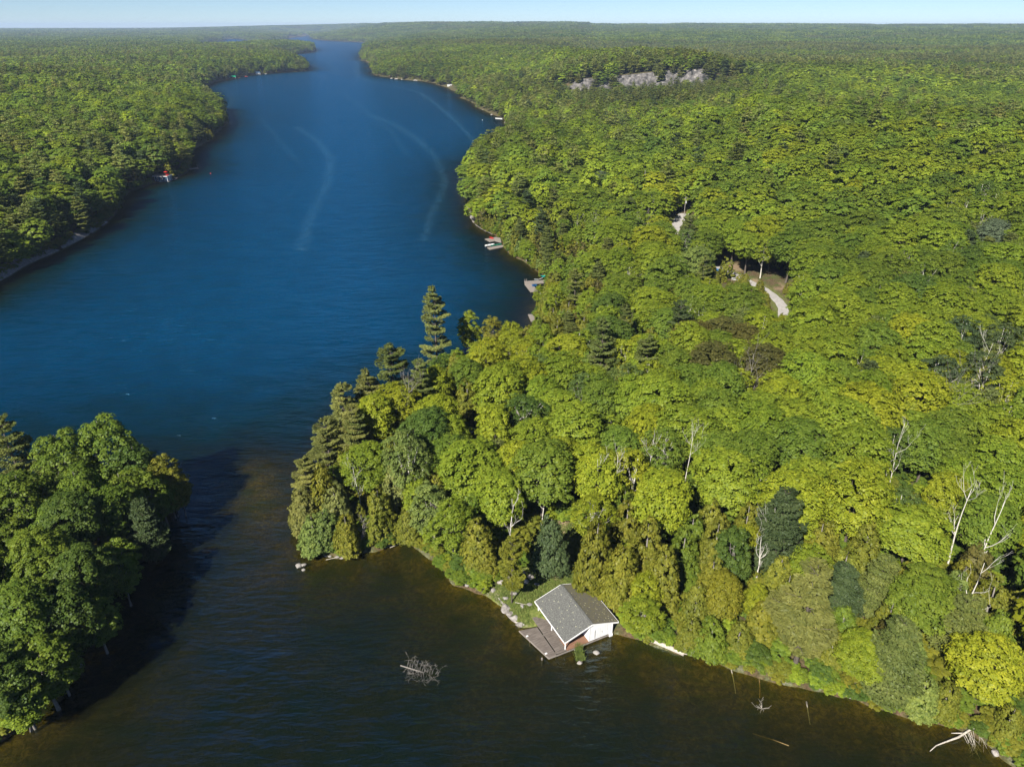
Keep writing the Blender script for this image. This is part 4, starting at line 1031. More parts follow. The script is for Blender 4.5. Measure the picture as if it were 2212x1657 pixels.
for p in ((0, 0, 1.5), (2.5, 0, 1.5), (5, 0, 1.5), (0, 5, 2.0), (2, 1, 4), (LBW + 4, 0, .3), (0, 2.5, 2), (0, 7, 3), (-1, 4, 2), (3, 3, 3.5)): keep(LBM @ Vector(p), 3.6)
def buoy(px, py, m, label):
    p = at(px, py, 0); mb = MB(); N = 8
    mb.tube([(0, 0, -.3), (0, 0, -.1), (0, 0, .2), (0, 0, .42), (0, 0, .5)], [.15, .34, .38, .2, .05], 10); o = mb.build('buoy', M[m], None, True); o.location = p; tag(o, label, 'buoy')
buoy(455, 376, 'red', 'small red buoy floating off the dark blue boathouse'); buoy(1042, 260.5, 'white', 'tiny white buoy near the far east shore')
def cabin(px, py, rz_, Lc, Wc, Hc, wm, rm, label, name='boathouse', flat=False, cat='boathouse'):
    p = at(px, py, 0); e = empty(name, (p.x, p.y, 0), rz_, label, cat); z0 = .3
    MB().box(-Lc / 2, Lc / 2, -Wc / 2, Wc / 2, z0, Hc).build('wall', M[wm], e)
    mb = MB(); r_ = 1.5 if not flat else .35
    pr = [(-Wc / 2 - .5, Hc - .1), (0, Hc + r_), (Wc / 2 + .5, Hc - .1), (Wc / 2 + .5, Hc - .25), (0, Hc + r_ - .2), (-Wc / 2 - .5, Hc - .25)]
    n = len(pr)
    for x_ in (-Lc / 2 - .5, Lc / 2 + .5): mb.v += [(x_, a, b) for a, b in pr]
    mb.f += [tuple(range(n)), tuple(reversed(range(n, 2 * n)))] + [(i, n + i, n + (i + 1) % n, (i + 1) % n) for i in range(n)]
    mb.build('roof', M[rm], e)
    MB().box(-Lc / 2 + .6, -Lc / 2 + 2.8, -Wc / 2 - .05, -Wc / 2 - .003, z0 + .1, Hc - .5).build('door', M['hull'], e)
    MB().box(Lc / 2 - 2.2, Lc / 2 - 1, -Wc / 2 - .05, -Wc / 2 - .003, z0 + .8, Hc - .6).build('window', M['glass'], e)
    MB().box(-Lc / 2 - 2, Lc / 2 + 2, -Wc / 2 - 2.5, -Wc / 2 - .1, .15, .35).build('walkway', M['dock'], e)
    for d_ in (-2, 0, 2): keep((p.x + d_, p.y, 2.5), 2)
    return e
cabin(971, 189, R(15), 6.5, 4, 3.6, 'hull', 'hull', 'small white boathouse on the far east shore', flat=True)
cabin(558, 162, R(5), 8.5, 5, 3.6, 'hull', 'blue_wall', 'pale blue and white boathouse far up the left bank')
cabin(426, 96, R(20), 26, 14, 12, 'hull', 'dock', 'large pale house among far trees by the side arm of the lake', 'house', cat='house')
# boat port with green canopy
p = at(503, 170.5, 0); e = empty('boat_port', p, R(8), 'open boat port with a bright green canopy far up the left bank', 'boat port')
for x_ in (-5, 0, 5):
    for y_ in (-2.5, 2.5): MB().box(x_ - .12, x_ + .12, y_ - .12, y_ + .12, -1, 3.2).build('post', M['white'], e)
mb = MB(); pr = [(-3.2, 3.1), (0, 4.6), (3.2, 3.1), (0, 4.45)]
for x_ in (-6, 6): mb.v += [(x_, a, b) for a, b in pr]
mb.f += [(0, 1, 2, 3), (7, 6, 5, 4)] + [(i, 4 + i, 4 + (i + 1) % 4, (i + 1) % 4) for i in range(4)]; 
M['canopy_green'] = rough_mat('canopy_green', [(.3, (.0, .22, .10)), (.7, (.0, .32, .16))], 2); mb.build('canopy', M['canopy_green'], e)
MB().box(-6.5, 6.5, -3.4, -2.8, .2, .4).build('walkway', M['dock'], e); keep(p + Vector((0, 0, 3)), 3)
hull(at(505, 171.2, .1), R(5), 6.5, 2.2, 'redwood', 'brown wooden boat inside the green-roofed boat port', 'motor_boat'); hull(at(517, 169, .1), R(80), 6, 2.2, 'redwood', 'brown boat tied right of the green-roofed boat port', 'motor_boat')
hull(at(532, 166.5, .1), R(0), 6, 2, 'red', 'red boat between the boat port and the pale blue boathouse', 'motor_boat'); hull(at(575, 160.8, .1), R(70), 6, 2.2, 'hull', 'white boat moored furthest along the left bank', 'motor_boat')
dock('dock', [[(1069.5, 255), (1084, 256), (1085.5, 258), (1070.5, 257)]], .9, 'bright white floating dock on the rocky east shore', (), 'hull')

# beside the gravel road
def pole(px, py, h, label, transformer):
    z = 2.
    for _ in range(8): p = at(px, py, z + h); z = .5 * z + .5 * hz(p.x, p.y)
    e = empty('utility_pole', (p.x, p.y, z), 0.3, label, 'utility pole'); MB().tube([(0, 0, -.5), (0, 0, h)], [.17, .11], 8).build('pole', M['grey_bark'], e)
    if transformer:
        MB().box(-1.1, 1.1, -.05, .05, h - .8, h - .68).build('crossarm', M['dock'], e)
        MB().tube([(.35, 0, h - 2.9), (.35, 0, h - 1.9)], .24, 10).build('transformer', M['metal'], e)
    for k in (.98, .85, .7, .55): keep((p.x, p.y, z + h * k), .25)
pole(1482, 425, 15, 'grey utility pole with a transformer beside the gravel turning place', True); pole(1394, 368, 17, 'bare thin pole standing in the forest left of the transformer pole', False)
p = gp(1551, 586); mb = MB()
for i in range(9):
    for j in range(7): 
        a, b = i / 8 - .5, j / 6 - .5; mb.v.append((a * 4.2, b * 2.2, 1.1 * max(0, (1 - (2 * a) ** 4) * (1 - (2 * b) ** 4)) + .08 * math.sin(i * 2 + j)))
for i in range(8):
    for j in range(6): a = i * 7 + j; mb.f.append((a, a + 7, a + 8, a + 1))
tp = mb.build('tarp', M['blue']); tp.location = p; tp.rotation_euler = (0, 0, -.2); tp.scale = (.75, .75, .75); tag(tp, 'bright blue tarp over a low pile at the left end of the gravel road', 'tarp'); keep(p + Vector((0, 0, .8)), .3)
A_, B_ = gp(1580, 606), gp(1621, 614); e = empty('rail_fence', A_, 0, 'pale two-rail fence on the near side of the gravel road', 'fence')
for k in range(5):
    q = A_.lerp(B_, k / 4) - A_; MB().box(q.x - .08, q.x + .08, q.y - .08, q.y + .08, q.z - .3, q.z + 1.1).build('post', M['dock'], e)
for h in (.45, .95): MB().bar(Vector((0, 0, h)), (B_ - A_) + Vector((0, 0, h)), .06, .14).build('rail', M['hull'], e)
# white garden chair in the woods
p = gp(1018, 936); ch = chair(p, 2.6, 'white', 'lone white chair in the shaded gap among trees on the point'); keep(p + Vector((0, 0, .6)), .5)

# ---------------------------------------------------------------- dead trees and driftwood
g3 = random.Random(33)
def snag(px, py, zc, h, label, seed, m='white_bark', nb=4, r=.16, spread=.9, twig=1, vis=True, name='dead_birch', cat='dead tree', L=.35, low=.45):
    z = 2.
    for _ in range(8): p = at(px, py, z + zc); z = .5 * z + .5 * max(hz(p.x, p.y), 0)
    rr = random.Random(seed); mb = MB(); pts, rad = [], []
    lx, ly = rr.uniform(-.5, .5), rr.uniform(-.3, .3)
    for i in range(9):
        t = i / 8; pts.append(Vector((lx * t + .25 * math.sin(t * 5 + seed), ly * t, t * h - (.4 if i == 0 else 0)))); rad.append(r * (1 - t * .85))
    mb.tube(pts, rad, 7); o = mb.build(name, M[m], None, True); o.location = (p.x, p.y, z); tag(o, label, cat, None)
    for k in range(nb):
        i = rr.randint(int(8 * low), 7); a = rr.uniform(0, 6.28); b = MB()
        limb(b, pts[i], (math.cos(a) * spread, math.sin(a) * spread, .8), h * L * rr.uniform(.6, 1.1), rad[i] * .75, twig, rr, up=.22, kink=.28, n=5)
        b.build('branch', M[m], o, True)
    if vis:
        keep((p.x, p.y, z + zc), .8 if py > 900 else .4); keep((p.x, p.y, z + h * .92), .4)
    return o
SN = [(1410, 975, 12, 17, 'white birch snag with forked limbs uphill right of the glowing maple'), (1492, 968, 12, 17, 'slender white snag right of the forked one on the slope'),
      (1288, 1045, 11, 16, 'white snag left of the pair above the boathouse cedars'), (1330, 1040, 11, 17, 'white snag with raised arms, right of the pair above the boathouse cedars'),
      (1942, 965, 12, 17, 'white forked snag in front of the dark green birch on the right slope'), (2080, 1125, 12, 18, 'tall curved white snag near the right edge of the photo'),
      (2142, 1150, 12, 18, 'branching white snag right of the tall curved one'), (2105, 1262, 11, 15, 'star-shaped white snag on the near right slope'),
      (1660, 1165, 8, 12, 'little white snag left of the isolated dark conifer'), (1640, 1205, 7, 11, 'bent white snag below the little one'),
      (770, 1030, 9, 12, 'single crooked white snag on the point tip'), (1740, 828, 12, 17, 'small white snag beside a dark green tree in mid slope'),
      (2122, 785, 12, 17, 'white snag in front of the dark birch clump'), (1105, 1108, 9, 12, 'short white snag above the dead-topped pine'), (1175, 1060, 9, 13, 'white trunk leaning beside the shaded gap by the dirt path')]
for i, (a, b, zc, h, lb_) in enumerate(SN): snag(a, b, zc, h, lb_, i + 3, nb=5, r=.19 if b > 1100 else .12, twig=2, L=.30 if b > 1100 else .24)
snag(886, 850, 14, 19, 'grey dead conifer with spreading bare twigs in the middle of the point', 91, 'grey_bark', 16, .17, 1.3, 2, name='dead_conifer', L=.22, low=.3)
snag(1622, 800, 12, 16, 'bare brownish leafless tree below the brown-crowned maples', 92, 'grey_bark', 9, .16, .7, 2, name='leafless_tree', L=.42, low=.3)
snag(778, 1140, 4, 7, 'low dead grey spruce drooping over the rim of the point', 93, 'grey_bark', 22, .12, 1.2, 1, name='dead_spruce', L=.25, low=.1)
snag(1400, 468, 8, 12, 'greyish leafless thicket tree left of the gravel turning place', 94, 'grey_bark', 14, .14, .8, 2, name='leafless_tree', L=.4, low=.2)
snag(2045, 862, 12, 15, 'sprawling grey dead crown on the right slope', 95, 'grey_bark', 12, .2, 1.5, 2, name='leafless_tree', L=.5, low=.5)
tree_on(1106, 1301, 13.5, 2.5, 'pine_tree', 'olive', 'grey-trunked pine standing on the bank left of the boathouse'); keep(gp(1106, 1301) + Vector((0, 0, 1)), .7); keep(gp(1106, 1301) + Vector((0, 0, 4)), .5)
for k, (ax, ay, bx, by, r0_, r1_, m, lb_) in enumerate((
        (1397, 1379, 1478, 1412, .28, .42, 'driftwood', 'thick grey drifted log lying along the near right shore'), (1578, 1440, 1590, 1494, .10, .05, 'driftwood', 'pale stick log slanting into the shallows, leftmost of the upright three'),
        (1640, 1466, 1642, 1503, .08, .05, 'wet_wood', 'brown sunken stick, second of the upright three'), (1742, 1515, 1751, 1561, .10, .05, 'driftwood', 'white-ended sunken log farthest from the shore'),
        (1626, 1582, 1704, 1610, .06, .08, 'wet_wood', 'long thin sunken pole out in the dark cove'), (2031, 1552, 2074, 1570, .16, .10, 'wet_wood', 'orange-brown log floating at the lower right'),
        (832, 1184, 868, 1163, .06, .10, 'driftwood', 'pale log lying at the back of the cove'), (842, 1183, 884, 1166, .05, .09, 'driftwood', 'longer pale log beside the other at the back of the cove'),
        (704, 1209, 736, 1201, .05, .07, 'driftwood', 'thin driftwood stick on the rim of the point tip'), (1113, 1301, 1138, 1306, .05, .03, 'driftwood', 'thin white root lying on the lawn from the pine'),
        (1770, 1485, 1800, 1492, .10, .08, 'driftwood', 'short pale log under the red earth bank'))):
    A_ = at(ax, ay, .0); B_ = at(bx, by, 0); onland = k in (0, 9)
    if k in (0, 9): A_ = gp(ax, ay, .15); B_ = gp(bx, by, .15); A_.z = max(A_.z, .2); B_.z = max(B_.z, .2)
    if k in (1, 2, 3): B_.z = -.35
    if k == 4: A_.z = -.15; B_.z = -.05
    mid = A_.lerp(B_, .5) + Vector((g3.uniform(-.1, .1), g3.uniform(-.1, .1), .03)); mb = MB(); mb.tube([A_, A_.lerp(mid, .5), mid, mid.lerp(B_, .5), B_], [r0_, r0_ * .8 + r1_ * .2, (r0_ + r1_) / 2, r0_ * .3 + r1_ * .7, r1_], 8)
    if k == 0:
        for q in range(5): limb(mb, B_, (g3.uniform(-.3, 1), g3.uniform(-1, .6), g3.uniform(.1, .6)), 1.6, .10, 1, g3)
    o = thing('log', M[m], mb, lb_, 'log', None, True); origin_to(o, A_)
# floating tree top in the cove
A_ = at(865, 1437, .10); B_ = at(945, 1462, -.15); mb = MB(); mb.tube([A_, A_.lerp(B_, .5), B_], [.09, .08, .03], 6)
ft = thing('fallen_treetop', M['grey_bark'], mb, 'grey tree top with ribbed bare branches half sunk in the open cove', 'fallen tree', None, True); origin_to(ft, A_)
for k in range(26):
    t = .15 + .83 * k / 25; q = (B_ - A_) * t; b = MB(); rr = random.Random(k + 70); s_ = 1 if k % 2 else -1
    d_ = Vector((.25 + rr.uniform(-.2, .2), s_ * .75, .55 if s_ > 0 else .2)); limb(b, q, d_, (1.5 if s_ > 0 else 1.9) * rr.uniform(.5, 1.1), .032, 2, rr, up=-.10 if s_ > 0 else -.02, kink=.14, n=4, fork=(2, 4)); b.build('branch', M['grey_bark'], ft, True)
# fallen white branch at the lower right
A_ = at(2009, 1622, .02); B_ = at(2134, 1564, .9); mid = at(2070, 1592, .35); mb = MB()
mb.tube([A_, at(2022, 1610, .05), at(2040, 1603, .2), mid, at(2095, 1576, .6), B_], [.04, .07, .10, .14, .15, .10], 8)
fb = thing('fallen_branch', M['driftwood'], mb, 'long forked white branch with hanging roots at the lower right shore', 'fallen tree', None, True); origin_to(fb, A_)
b = MB().tube([at(2084, 1583, .45) - A_, at(2068, 1583, .4) - A_, at(2055, 1583, .4) - A_], [.10, .08, .03], 6); b.build('branch', M['driftwood'], fb, True)
for k in range(16):
    b = MB(); rr = random.Random(k + 170); s0 = mid.lerp(B_, .15 + .6 * rr.random()) - A_; limb(b, s0, (rr.uniform(-.3, .5), -1, -.35), rr.uniform(1.5, 3.2), .035, 1, rr, up=-.08, kink=.15, n=4); b.build('root', M['driftwood'], fb, True)
mb = MB(); rr = random.Random(9)
for k in range(9): limb(mb, at(1645, 1530, -.05), (rr.uniform(-1, 1), rr.uniform(-1, 1), .35), rr.uniform(.6, 1.4), .03, 1, rr, up=-.05)
tag(mb.build('driftwood_tangle', M['driftwood']), 'small tangle of pale roots breaking the water below the brown sunken stick', 'driftwood')

# grass: the islet by the boathouse, the lawn and the shoreline fringes
M['grass'] = rough_mat('grass_blades', [(.3, (.06, .095, .015)), (.55, (.12, .16, .03)), (.8, (.22, .22, .07))], .9, world=True)
def blades(name, XY, m, label, hmin, hmax, wd=.05, kind='stuff', z=None):
    n = len(XY); zz = height(XY[:, 0], XY[:, 1]) if z is None else np.full(n, z)
    hh = rng.uniform(hmin, hmax, n); a = rng.uniform(0, 6.28, n); w = rng.uniform(.6, 1.4, n) * wd
    lean = rng.normal(size=(n, 2)) * hh[:, None] * .35
    b = np.stack([XY[:, 0], XY[:, 1], np.maximum(zz, -.4)], 1); dx = np.stack([np.cos(a) * w, np.sin(a) * w, 0 * a], 1)
    tip = b + np.stack([lean[:, 0], lean[:, 1], hh], 1); V = np.stack([b - dx, b + dx, tip + dx * .3, tip - dx * .3], 1).reshape(-1, 3).astype(np.float32)
    me = bpy.data.meshes.new(name); me.vertices.add(4 * n); me.vertices.foreach_set('co', V.ravel()); me.loops.add(4 * n); me.loops.foreach_set('vertex_index', np.arange(4 * n, dtype=np.int32))
    me.polygons.add(n); me.polygons.foreach_set('loop_start', np.arange(n, dtype=np.int32) * 4); me.update(calc_edges=True); me.materials.append(m)
    o = bpy.data.objects.new(name, me); link(o); tag(o, label, None, None, kind); return o
q = rng.uniform([-6, 79], [16, 108], (60000, 2)); k_ = (near_mask(q[:, 0], q[:, 1], LAWN, 4.5, 2) > rng.random(len(q))) & (shore_d(q[:, 0], q[:, 1]) > .15) & (near_mask(q[:, 0], q[:, 1], [(7.6, 93.5), (8.3, 98), (8.8, 103)], .35, .3) < .4)
u_ = (q[:, 0] - 7.9) * .898 + (q[:, 1] - 77.9) * .441; v_ = -(q[:, 0] - 7.9) * .441 + (q[:, 1] - 77.9) * .898; k_ &= ~((u_ > -1.3) & (u_ < 8.9) & (v_ < 9.5)) & ~((u_ <= -1.3) & (v_ < 6.5) & (u_ > -4.3))
blades('grass', q[k_], M['grass'], 'rough green and straw-coloured grass on the bank around the boathouse', .10, .34, .05)
isl = at(1250, 1412, 0); mb = MB()
for k, (dx, dy, r) in enumerate(((0, 0, .65), (.2, -.9, .6), (-.25, .9, .6), (.05, -1.7, .55))): mb.rock((dx, dy, 0), r, 200 + k, 2, .55)
o = mb.build('islet', M['rock']); o.location = isl; tag(o, 'narrow rocky islet tufted with grass in front of the boathouse', 'islet')
n = 1500; s_ = rng.uniform(-1.5, 1.3, n); w_ = rng.normal(size=n) * .26; q = np.stack([isl.x + .05 - s_ * .05 + w_, isl.y + s_], 1)
tg = blades('grass_tuft', q, M['grass'], None, .25, .75, .05, None, .15); tag(tg, 'thick green grass growing along the rocky islet', 'grass tuft')

# ------------------------------------------------------------------ the woods
def exclusion(X, Y):
    e = (near_mask(X, Y, LAWN, 5.0, .1) > .5) | (near_mask(X, Y, ROAD1, 3.3, .1) > .5) | (near_mask(X, Y, PAD, 5.5, .1) > .5)
    ridge = CLIFF_Y + (vnoise(X, Y * 0, 22, 8) - .5) * 10 + (vnoise(X, Y * 0, 60, 9) - .5) * 20
    face = (Y > ridge - 3) & (Y < ridge + 30) & (X > 58) & (X < 238) & (vnoise(X, Y, 14, 21) < .56)
    e |= face
    # boathouse footprint
    u = (X - 7.9) * .898 + (Y - 77.9) * .441; v = -(X - 7.9) * .441 + (Y - 77.9) * .898
    for cx_, cy_, r_ in ((LBM @ Vector((2.5, 4, 0))).to_tuple()[:2] + (7.5,), (*at(971, 189, 0).xy, 7), (*at(558, 162, 0).xy, 8), (*at(503, 170.5, 0).xy, 8)): e |= np.hypot(X - cx_, Y - cy_) < r_
    e |= (u > -4) & (u < 11.2) & (v > -3) & (v < 10.8)
    return e
def blocked(x, y, z, h, r, conifer):
    for P, rad in CLEAR:
        L2_ = P.x * P.x + P.y * P.y; t = (x * P.x + y * P.y) / L2_
        if t <= 0.02 or t >= 1.0: continue
        dx, dy = P.x * t - x, P.y * t - y; dd = math.hypot(dx, dy)
        if dd > r + rad: continue
        zr = CAMH + (P.z - CAMH) * t; rel = (zr - z) / h
        if rel >= 1.02: continue
        w = r * (max(0, 1 - max(rel, 0)) ** .65 + .08 if conifer else math.sqrt(max(0, 1 - max(0, (rel - .35) / .68) ** 2)))
        if dd < w + rad: return True
    return False
CONIF = ('cedar_tree', 'pine_tree', 'hemlock_tree')
def pick(r, table):
    a = 0
    for k, p in table:
        a += p
        if r < a: return k
    return table[-1][0]
def choose(x, y, d, D, g):
    """kind and colour of the tree that grows at this spot"""
    r, r2 = g.random(), g.random()
    n1 = float(vnoise(np.array([x]), np.array([y]), 24, 50)[0]); n2 = float(vnoise(np.array([x]), np.array([y]), 90, 51)[0]); n3 = float(vnoise(np.array([x]), np.array([y]), 300, 52)[0])
    westbank = (x < -18 - 0.0 * y and D > 140 and x < -.09 * y + 5) or (D > 500 and x < -.30 * y)
    nearleft = D < 140 and x < -22 and not (-45 < x and y > 95 and False)
    if nearleft and x < -38:
        k = pick(r, (('edge_maple', .55), ('maple_tree', .25), ('birch_tree', .12), ('hemlock_tree', .08)))
        c = pick(r2, (('mid', .48), ('bright', .12), ('deep', .40)))
    elif westbank:
        if d < 14: k = pick(r, (('pine_tree', .34), ('cedar_tree', .22), ('edge_maple', .34), ('hemlock_tree', .1)))
        else: k = pick(r, (('maple_tree', .80 - .35 * (n2 > .62)), ('pine_tree', .08 + .3 * (n2 > .62)), ('birch_tree', .12)))
        c = pick(r2 * .7 + n1 * .3, (('deep', .28), ('mid', .42), ('bright', .16), ('pale', .08), ('olive', .06)))
    elif D < 420:
        sh = (d < 9 and D < 140) or (d < 24 and D >= 140)
        if sh: k = pick(r, (('cedar_tree', .62), ('edge_maple', .22), ('maple_tree', .07), ('hemlock_tree', .04), ('pine_tree', .05)))
        elif d < 26 and D < 130 and x > 18: k = pick(r, (('cedar_tree', .5), ('maple_tree', .22), ('edge_maple', .1), ('hemlock_tree', .18)))
        elif d < 55 and D > 140: k = pick(r, (('cedar_tree', .26), ('maple_tree', .56), ('birch_tree', .12), ('pine_tree', .06)))
        else: k = pick(r, (('maple_tree', .82), ('birch_tree', .09), ('cedar_tree', .05), ('hemlock_tree', .04)))
        q = r2 * .62 + n1 * .26 + n2 * .12
        if D < 190: c = pick(1 - q, (('yellow', .36), ('bright', .28), ('mid', .22), ('deep', .14)))
        else: c = pick(1 - q, (('yellow', .24), ('bright', .32), ('mid', .28), ('deep', .16)))
    else:
        pn = .06 + .62 * float(sstep(.46, .62, n3)) * (1 if D > 560 else .2)
        if d < 25: pn = max(pn, .42)
        k = 'pine_tree' if r < pn else ('cedar_tree' if r < pn + .06 else 'maple_tree')
        c = pick(r2 * .7 + n1 * .3, (('deep', .22), ('mid', .40), ('bright', .26), ('pale', .06), ('yellow', .06)))
    if k == 'cedar_tree': c = pick(r2, (('olive', .66), ('mid', .12), ('pale', .1), ('brown', .12)))
    if k == 'pine_tree': c = pick(r2, (('pine', .68), ('palepine', .26), ('dark', .06)))
    if k == 'hemlock_tree': c = pick(r2, (('dark', .25), ('pine', .75)))
    if k == 'birch_tree' and c in ('yellow', 'bright') and r2 < .6: c = 'birch'
    return k, c
SIZE = {'maple_tree': (13.5, 18.5, 3.9, 5.9), 'edge_maple': (10, 15, 2.9, 4.0), 'birch_tree': (12, 16.5, 3.0, 4.2), 'cedar_tree': (8, 12.5, 2.2, 3.1),
        'pine_tree': (16, 21, 3.4, 4.6), 'hemlock_tree': (12, 16, 3.0, 4.0)}
g = random.Random(11)
def grid_pts(r0, r1, cell, half):
    n = int(r1 / cell) + 2
    i, j = np.meshgrid(np.arange(-n, n + 1), np.arange(-1, int(n * 1.16) + 2), indexing='ij')
    x = (i + (j % 2) * .5) * cell + rng.uniform(-.36, .36, i.shape) * cell; y = j * cell * .87 + rng.uniform(-.36, .36, i.shape) * cell
    x = x.ravel(); y = y.ravel(); D = np.hypot(x, y); az = np.degrees(np.arctan2(x, y))
    k = (D >= r0) & (D < r1) & (np.abs(az) < half)
    return x[k], y[k]
# near woods: each spot is tried in random order and kept if it has room
NEAR_R = 330.
x, y = grid_pts(38, NEAR_R, 2.9, 47)
d = shore_d(x, y); ok = (d > .35) & ~exclusion(x, y); x, y, d = x[ok], y[ok], d[ok]
z = height(x, y)
order = rng.permutation(len(x))
hero = np.array([[t['x'], t['y'], t['r']] for t in TREES])
ax_, ay_, ar_ = list(hero[:, 0]), list(hero[:, 1]), list(hero[:, 2])
cell = {}
def put(x_, y_, r_):
    cell.setdefault((int(x_ // 8), int(y_ // 8)), []).append((x_, y_, r_))
for t in TREES: put(t['x'], t['y'], t['r'])
nhero = len(TREES)
for q in order:
    X_, Y_, d_, z_ = float(x[q]), float(y[q]), float(d[q]), float(z[q]); D_ = math.hypot(X_, Y_)
    k, c = choose(X_, Y_, d_, D_, g)
    if k in ('pine_tree', 'hemlock_tree') and (X_ - TREES[0]['x']) ** 2 + (Y_ - TREES[0]['y']) ** 2 < 340: k = 'edge_maple'; c = 'bright'
    if k == 'maple_tree' and d_ < 4: k = 'edge_maple'
    if k in ('pine_tree', 'birch_tree', 'hemlock_tree') and d_ < 1.8: continue
    h0, h1, r0, r1 = SIZE[k]; u = g.random(); h = h0 + (h1 - h0) * u; r = r0 + (r1 - r0) * (u * .6 + g.random() * .4)
    if k == 'maple_tree': r *= 1 + .28 * min(1, max(0, (D_ - 150) / 120)); h *= 1.04
    if d_ < 5 and k != 'pine_tree': h *= .6 + .4 * d_ / 5; r *= .85
    if D_ < 105 and 5 < X_ and d_ < 14: h *= .85
    cx_, cy_ = int(X_ // 8), int(Y_ // 8); bad = False
    for a in (-1, 0, 1):
        for b in (-1, 0, 1):
            for (px_, py_, pr_) in cell.get((cx_ + a, cy_ + b), ()):
                if (px_ - X_) ** 2 + (py_ - Y_) ** 2 < ((pr_ + r) * .60) ** 2: bad = True; break
            if bad: break
        if bad: break
    if bad: continue
    cf = k in CONIF
    if blocked(X_, Y_, z_, h, r, cf):
        k, h, r, c = 'cedar_tree', g.uniform(3.5, 6), g.uniform(1.3, 1.8), 'olive'
        if blocked(X_, Y_, z_, h, r, True): continue
    put(X_, Y_, r)
    TREES.append(dict(x=X_, y=Y_, kind=k, h=h, r=r, col=c, label=None, z=z_))

# each of the trees that show largest is a thing of its own
NAME = {'edge_maple': 'maple_tree'}
CATW = {'maple_tree': 'maple', 'birch_tree': 'birch', 'cedar_tree': 'cedar', 'pine_tree': 'pine', 'hemlock_tree': 'hemlock'}
LIMIT = {'maple_tree': 285, 'cedar_tree': 260, 'pine_tree': 150, 'birch_tree': 120, 'hemlock_tree': 80}
ANCH = [(a, gp(*b) if len(b) == 2 else at(*b)) for a, b in (
    ('white boathouse', (1245, 1350)), ('tall solitary pine', (940, 812)), ('leftmost pine of the point', (668, 1120)), ('dirt path', (1185, 1235)), ('cove inlet', (890, 1170)),
    ('drifted log', (1450, 1395)), ('big feathery pine', (1765, 1400)), ('isolated dark conifer', (1700, 1250)), ('fallen white branch', (2080, 1590)), ('gravel road bend', (1680, 650)),
    ('gravel pad', (1460, 487)), ('utility pole', (1478, 500)), ('blue-chair dock', (1165, 600)), ('red-chair dock', (1085, 515)), ('half-hidden grey dock', (1150, 700)),
    ('glowing yellow maple', (1440, 1140)), ('brown-crowned maples', (1580, 850)), ('dark birch clump', (2110, 880)), ('forked birch snags', (2105, 1260)), ('ragged tallest tree', (205, 1090)),
    ('left peninsula tip', (370, 1075)), ('dark blue boathouse', (345, 398)), ('pale rock slab', (70, 555)), ('wide pale green dome', (1510, 640)), ('silvery round tree', (2160, 580)),
    ('east shore bend', (1010, 400)), ('amber-topped maple', (1070, 1020)), ('deep green dome', (1320, 810)), ('layered maple', (1245, 1010)), ('grey dead tree', (885, 985)),
    ('teal hammock', (1176, 596)), ('rail fence', (1600, 612)), ('head of the bay', (1215, 735)), ('silvery poplar', (1300, 440)), ('dark shaded bay corner', (1200, 660)), ('east shore cedars', (1080, 470)), ('upper forest edge', (1800, 500)), ('right slope hollow', (1950, 760)))]
ORD = ['nearest', 'second', 'third', 'fourth', 'fifth', 'sixth', 'seventh', 'eighth', 'ninth', 'tenth', 'eleventh', 'twelfth', 'thirteenth', 'fourteenth', 'fifteenth', 'sixteenth', 'seventeenth', 'eighteenth', 'nineteenth', 'twentieth', 'twenty-first', 'twenty-second', 'twenty-third', 'twenty-fourth', 'twenty-fifth']
def inview(t, m=30):
    px, py = proj(t['x'], t['y'], t['z'] + t['h'] * .7); return -m < px < 2212 + m and 0 < py < 1657 + m + 60
solo, rest_ = [], []
cnt = {}
for i, t in sorted(enumerate(TREES), key=lambda q: (q[0] >= nhero, math.hypot(q[1]['x'], q[1]['y']))):
    n = NAME.get(t['kind'], t['kind'])
    if inview(t) and (cnt.get(n, 0) < LIMIT[n]): cnt[n] = cnt.get(n, 0) + 1; solo.append(t)
    else: rest_.append(t)
buck = {}
for t in solo:
    if t['label']: continue
    best = min(ANCH, key=lambda a: math.hypot(a[1].x - t['x'], a[1].y - t['y']))
    ax, ay = proj(best[1].x, best[1].y, best[1].z); px, py = proj(t['x'], t['y'], t['z'])
    dx, dy = px - ax, py - ay
    if abs(dx) > abs(dy): way = 'right of' if dx > 0 else 'left of'
    else: way = 'behind' if dy < 0 else 'in front of'
    buck.setdefault((WORD[t['col']], CATW[NAME.get(t['kind'], t['kind'])], way, best[0]), []).append((math.hypot(best[1].x - t['x'], best[1].y - t['y']), t))
for (cw, kw, way, an), lst in buck.items():
    lst.sort(key=lambda q: q[0])
    for i, (_, t) in enumerate(lst): t['label'] = '%s %s, %s one %s the %s' % (cw, kw, ORD[min(i, 24)], way, an)
GROUPS = {'maple_tree': 'maples of the near woods', 'birch_tree': 'birches of the near woods', 'cedar_tree': 'cedars along the shores', 'pine_tree': 'pines by the lake', 'hemlock_tree': 'hemlocks in the woods'}
def jit(c, a=.12):
    k = 1 + g.uniform(-a, a); w = g.uniform(-.06, .06)
    return (c[0] * k * (1 + w), c[1] * k, c[2] * k * (1 - w), 1)
for t in solo:
    n = NAME.get(t['kind'], t['kind']); cr, tr, H_, R_ = g.choice(PROTO[t['kind']])
    e = empty(n, (t['x'], t['y'], t['z']), g.uniform(0, 6.28), t['label'], CATW[n], GROUPS[n])
    q_ = g.uniform(-.13, .13); e.scale = (t['r'] / R_ * (1 + q_), t['r'] / R_ * (1 - q_), t['h'] / H_)
    a = bpy.data.objects.new('crown', cr); a.color = jit(COL[t['col']]); link(a, e)
    b = bpy.data.objects.new('trunk', tr); link(b, e)

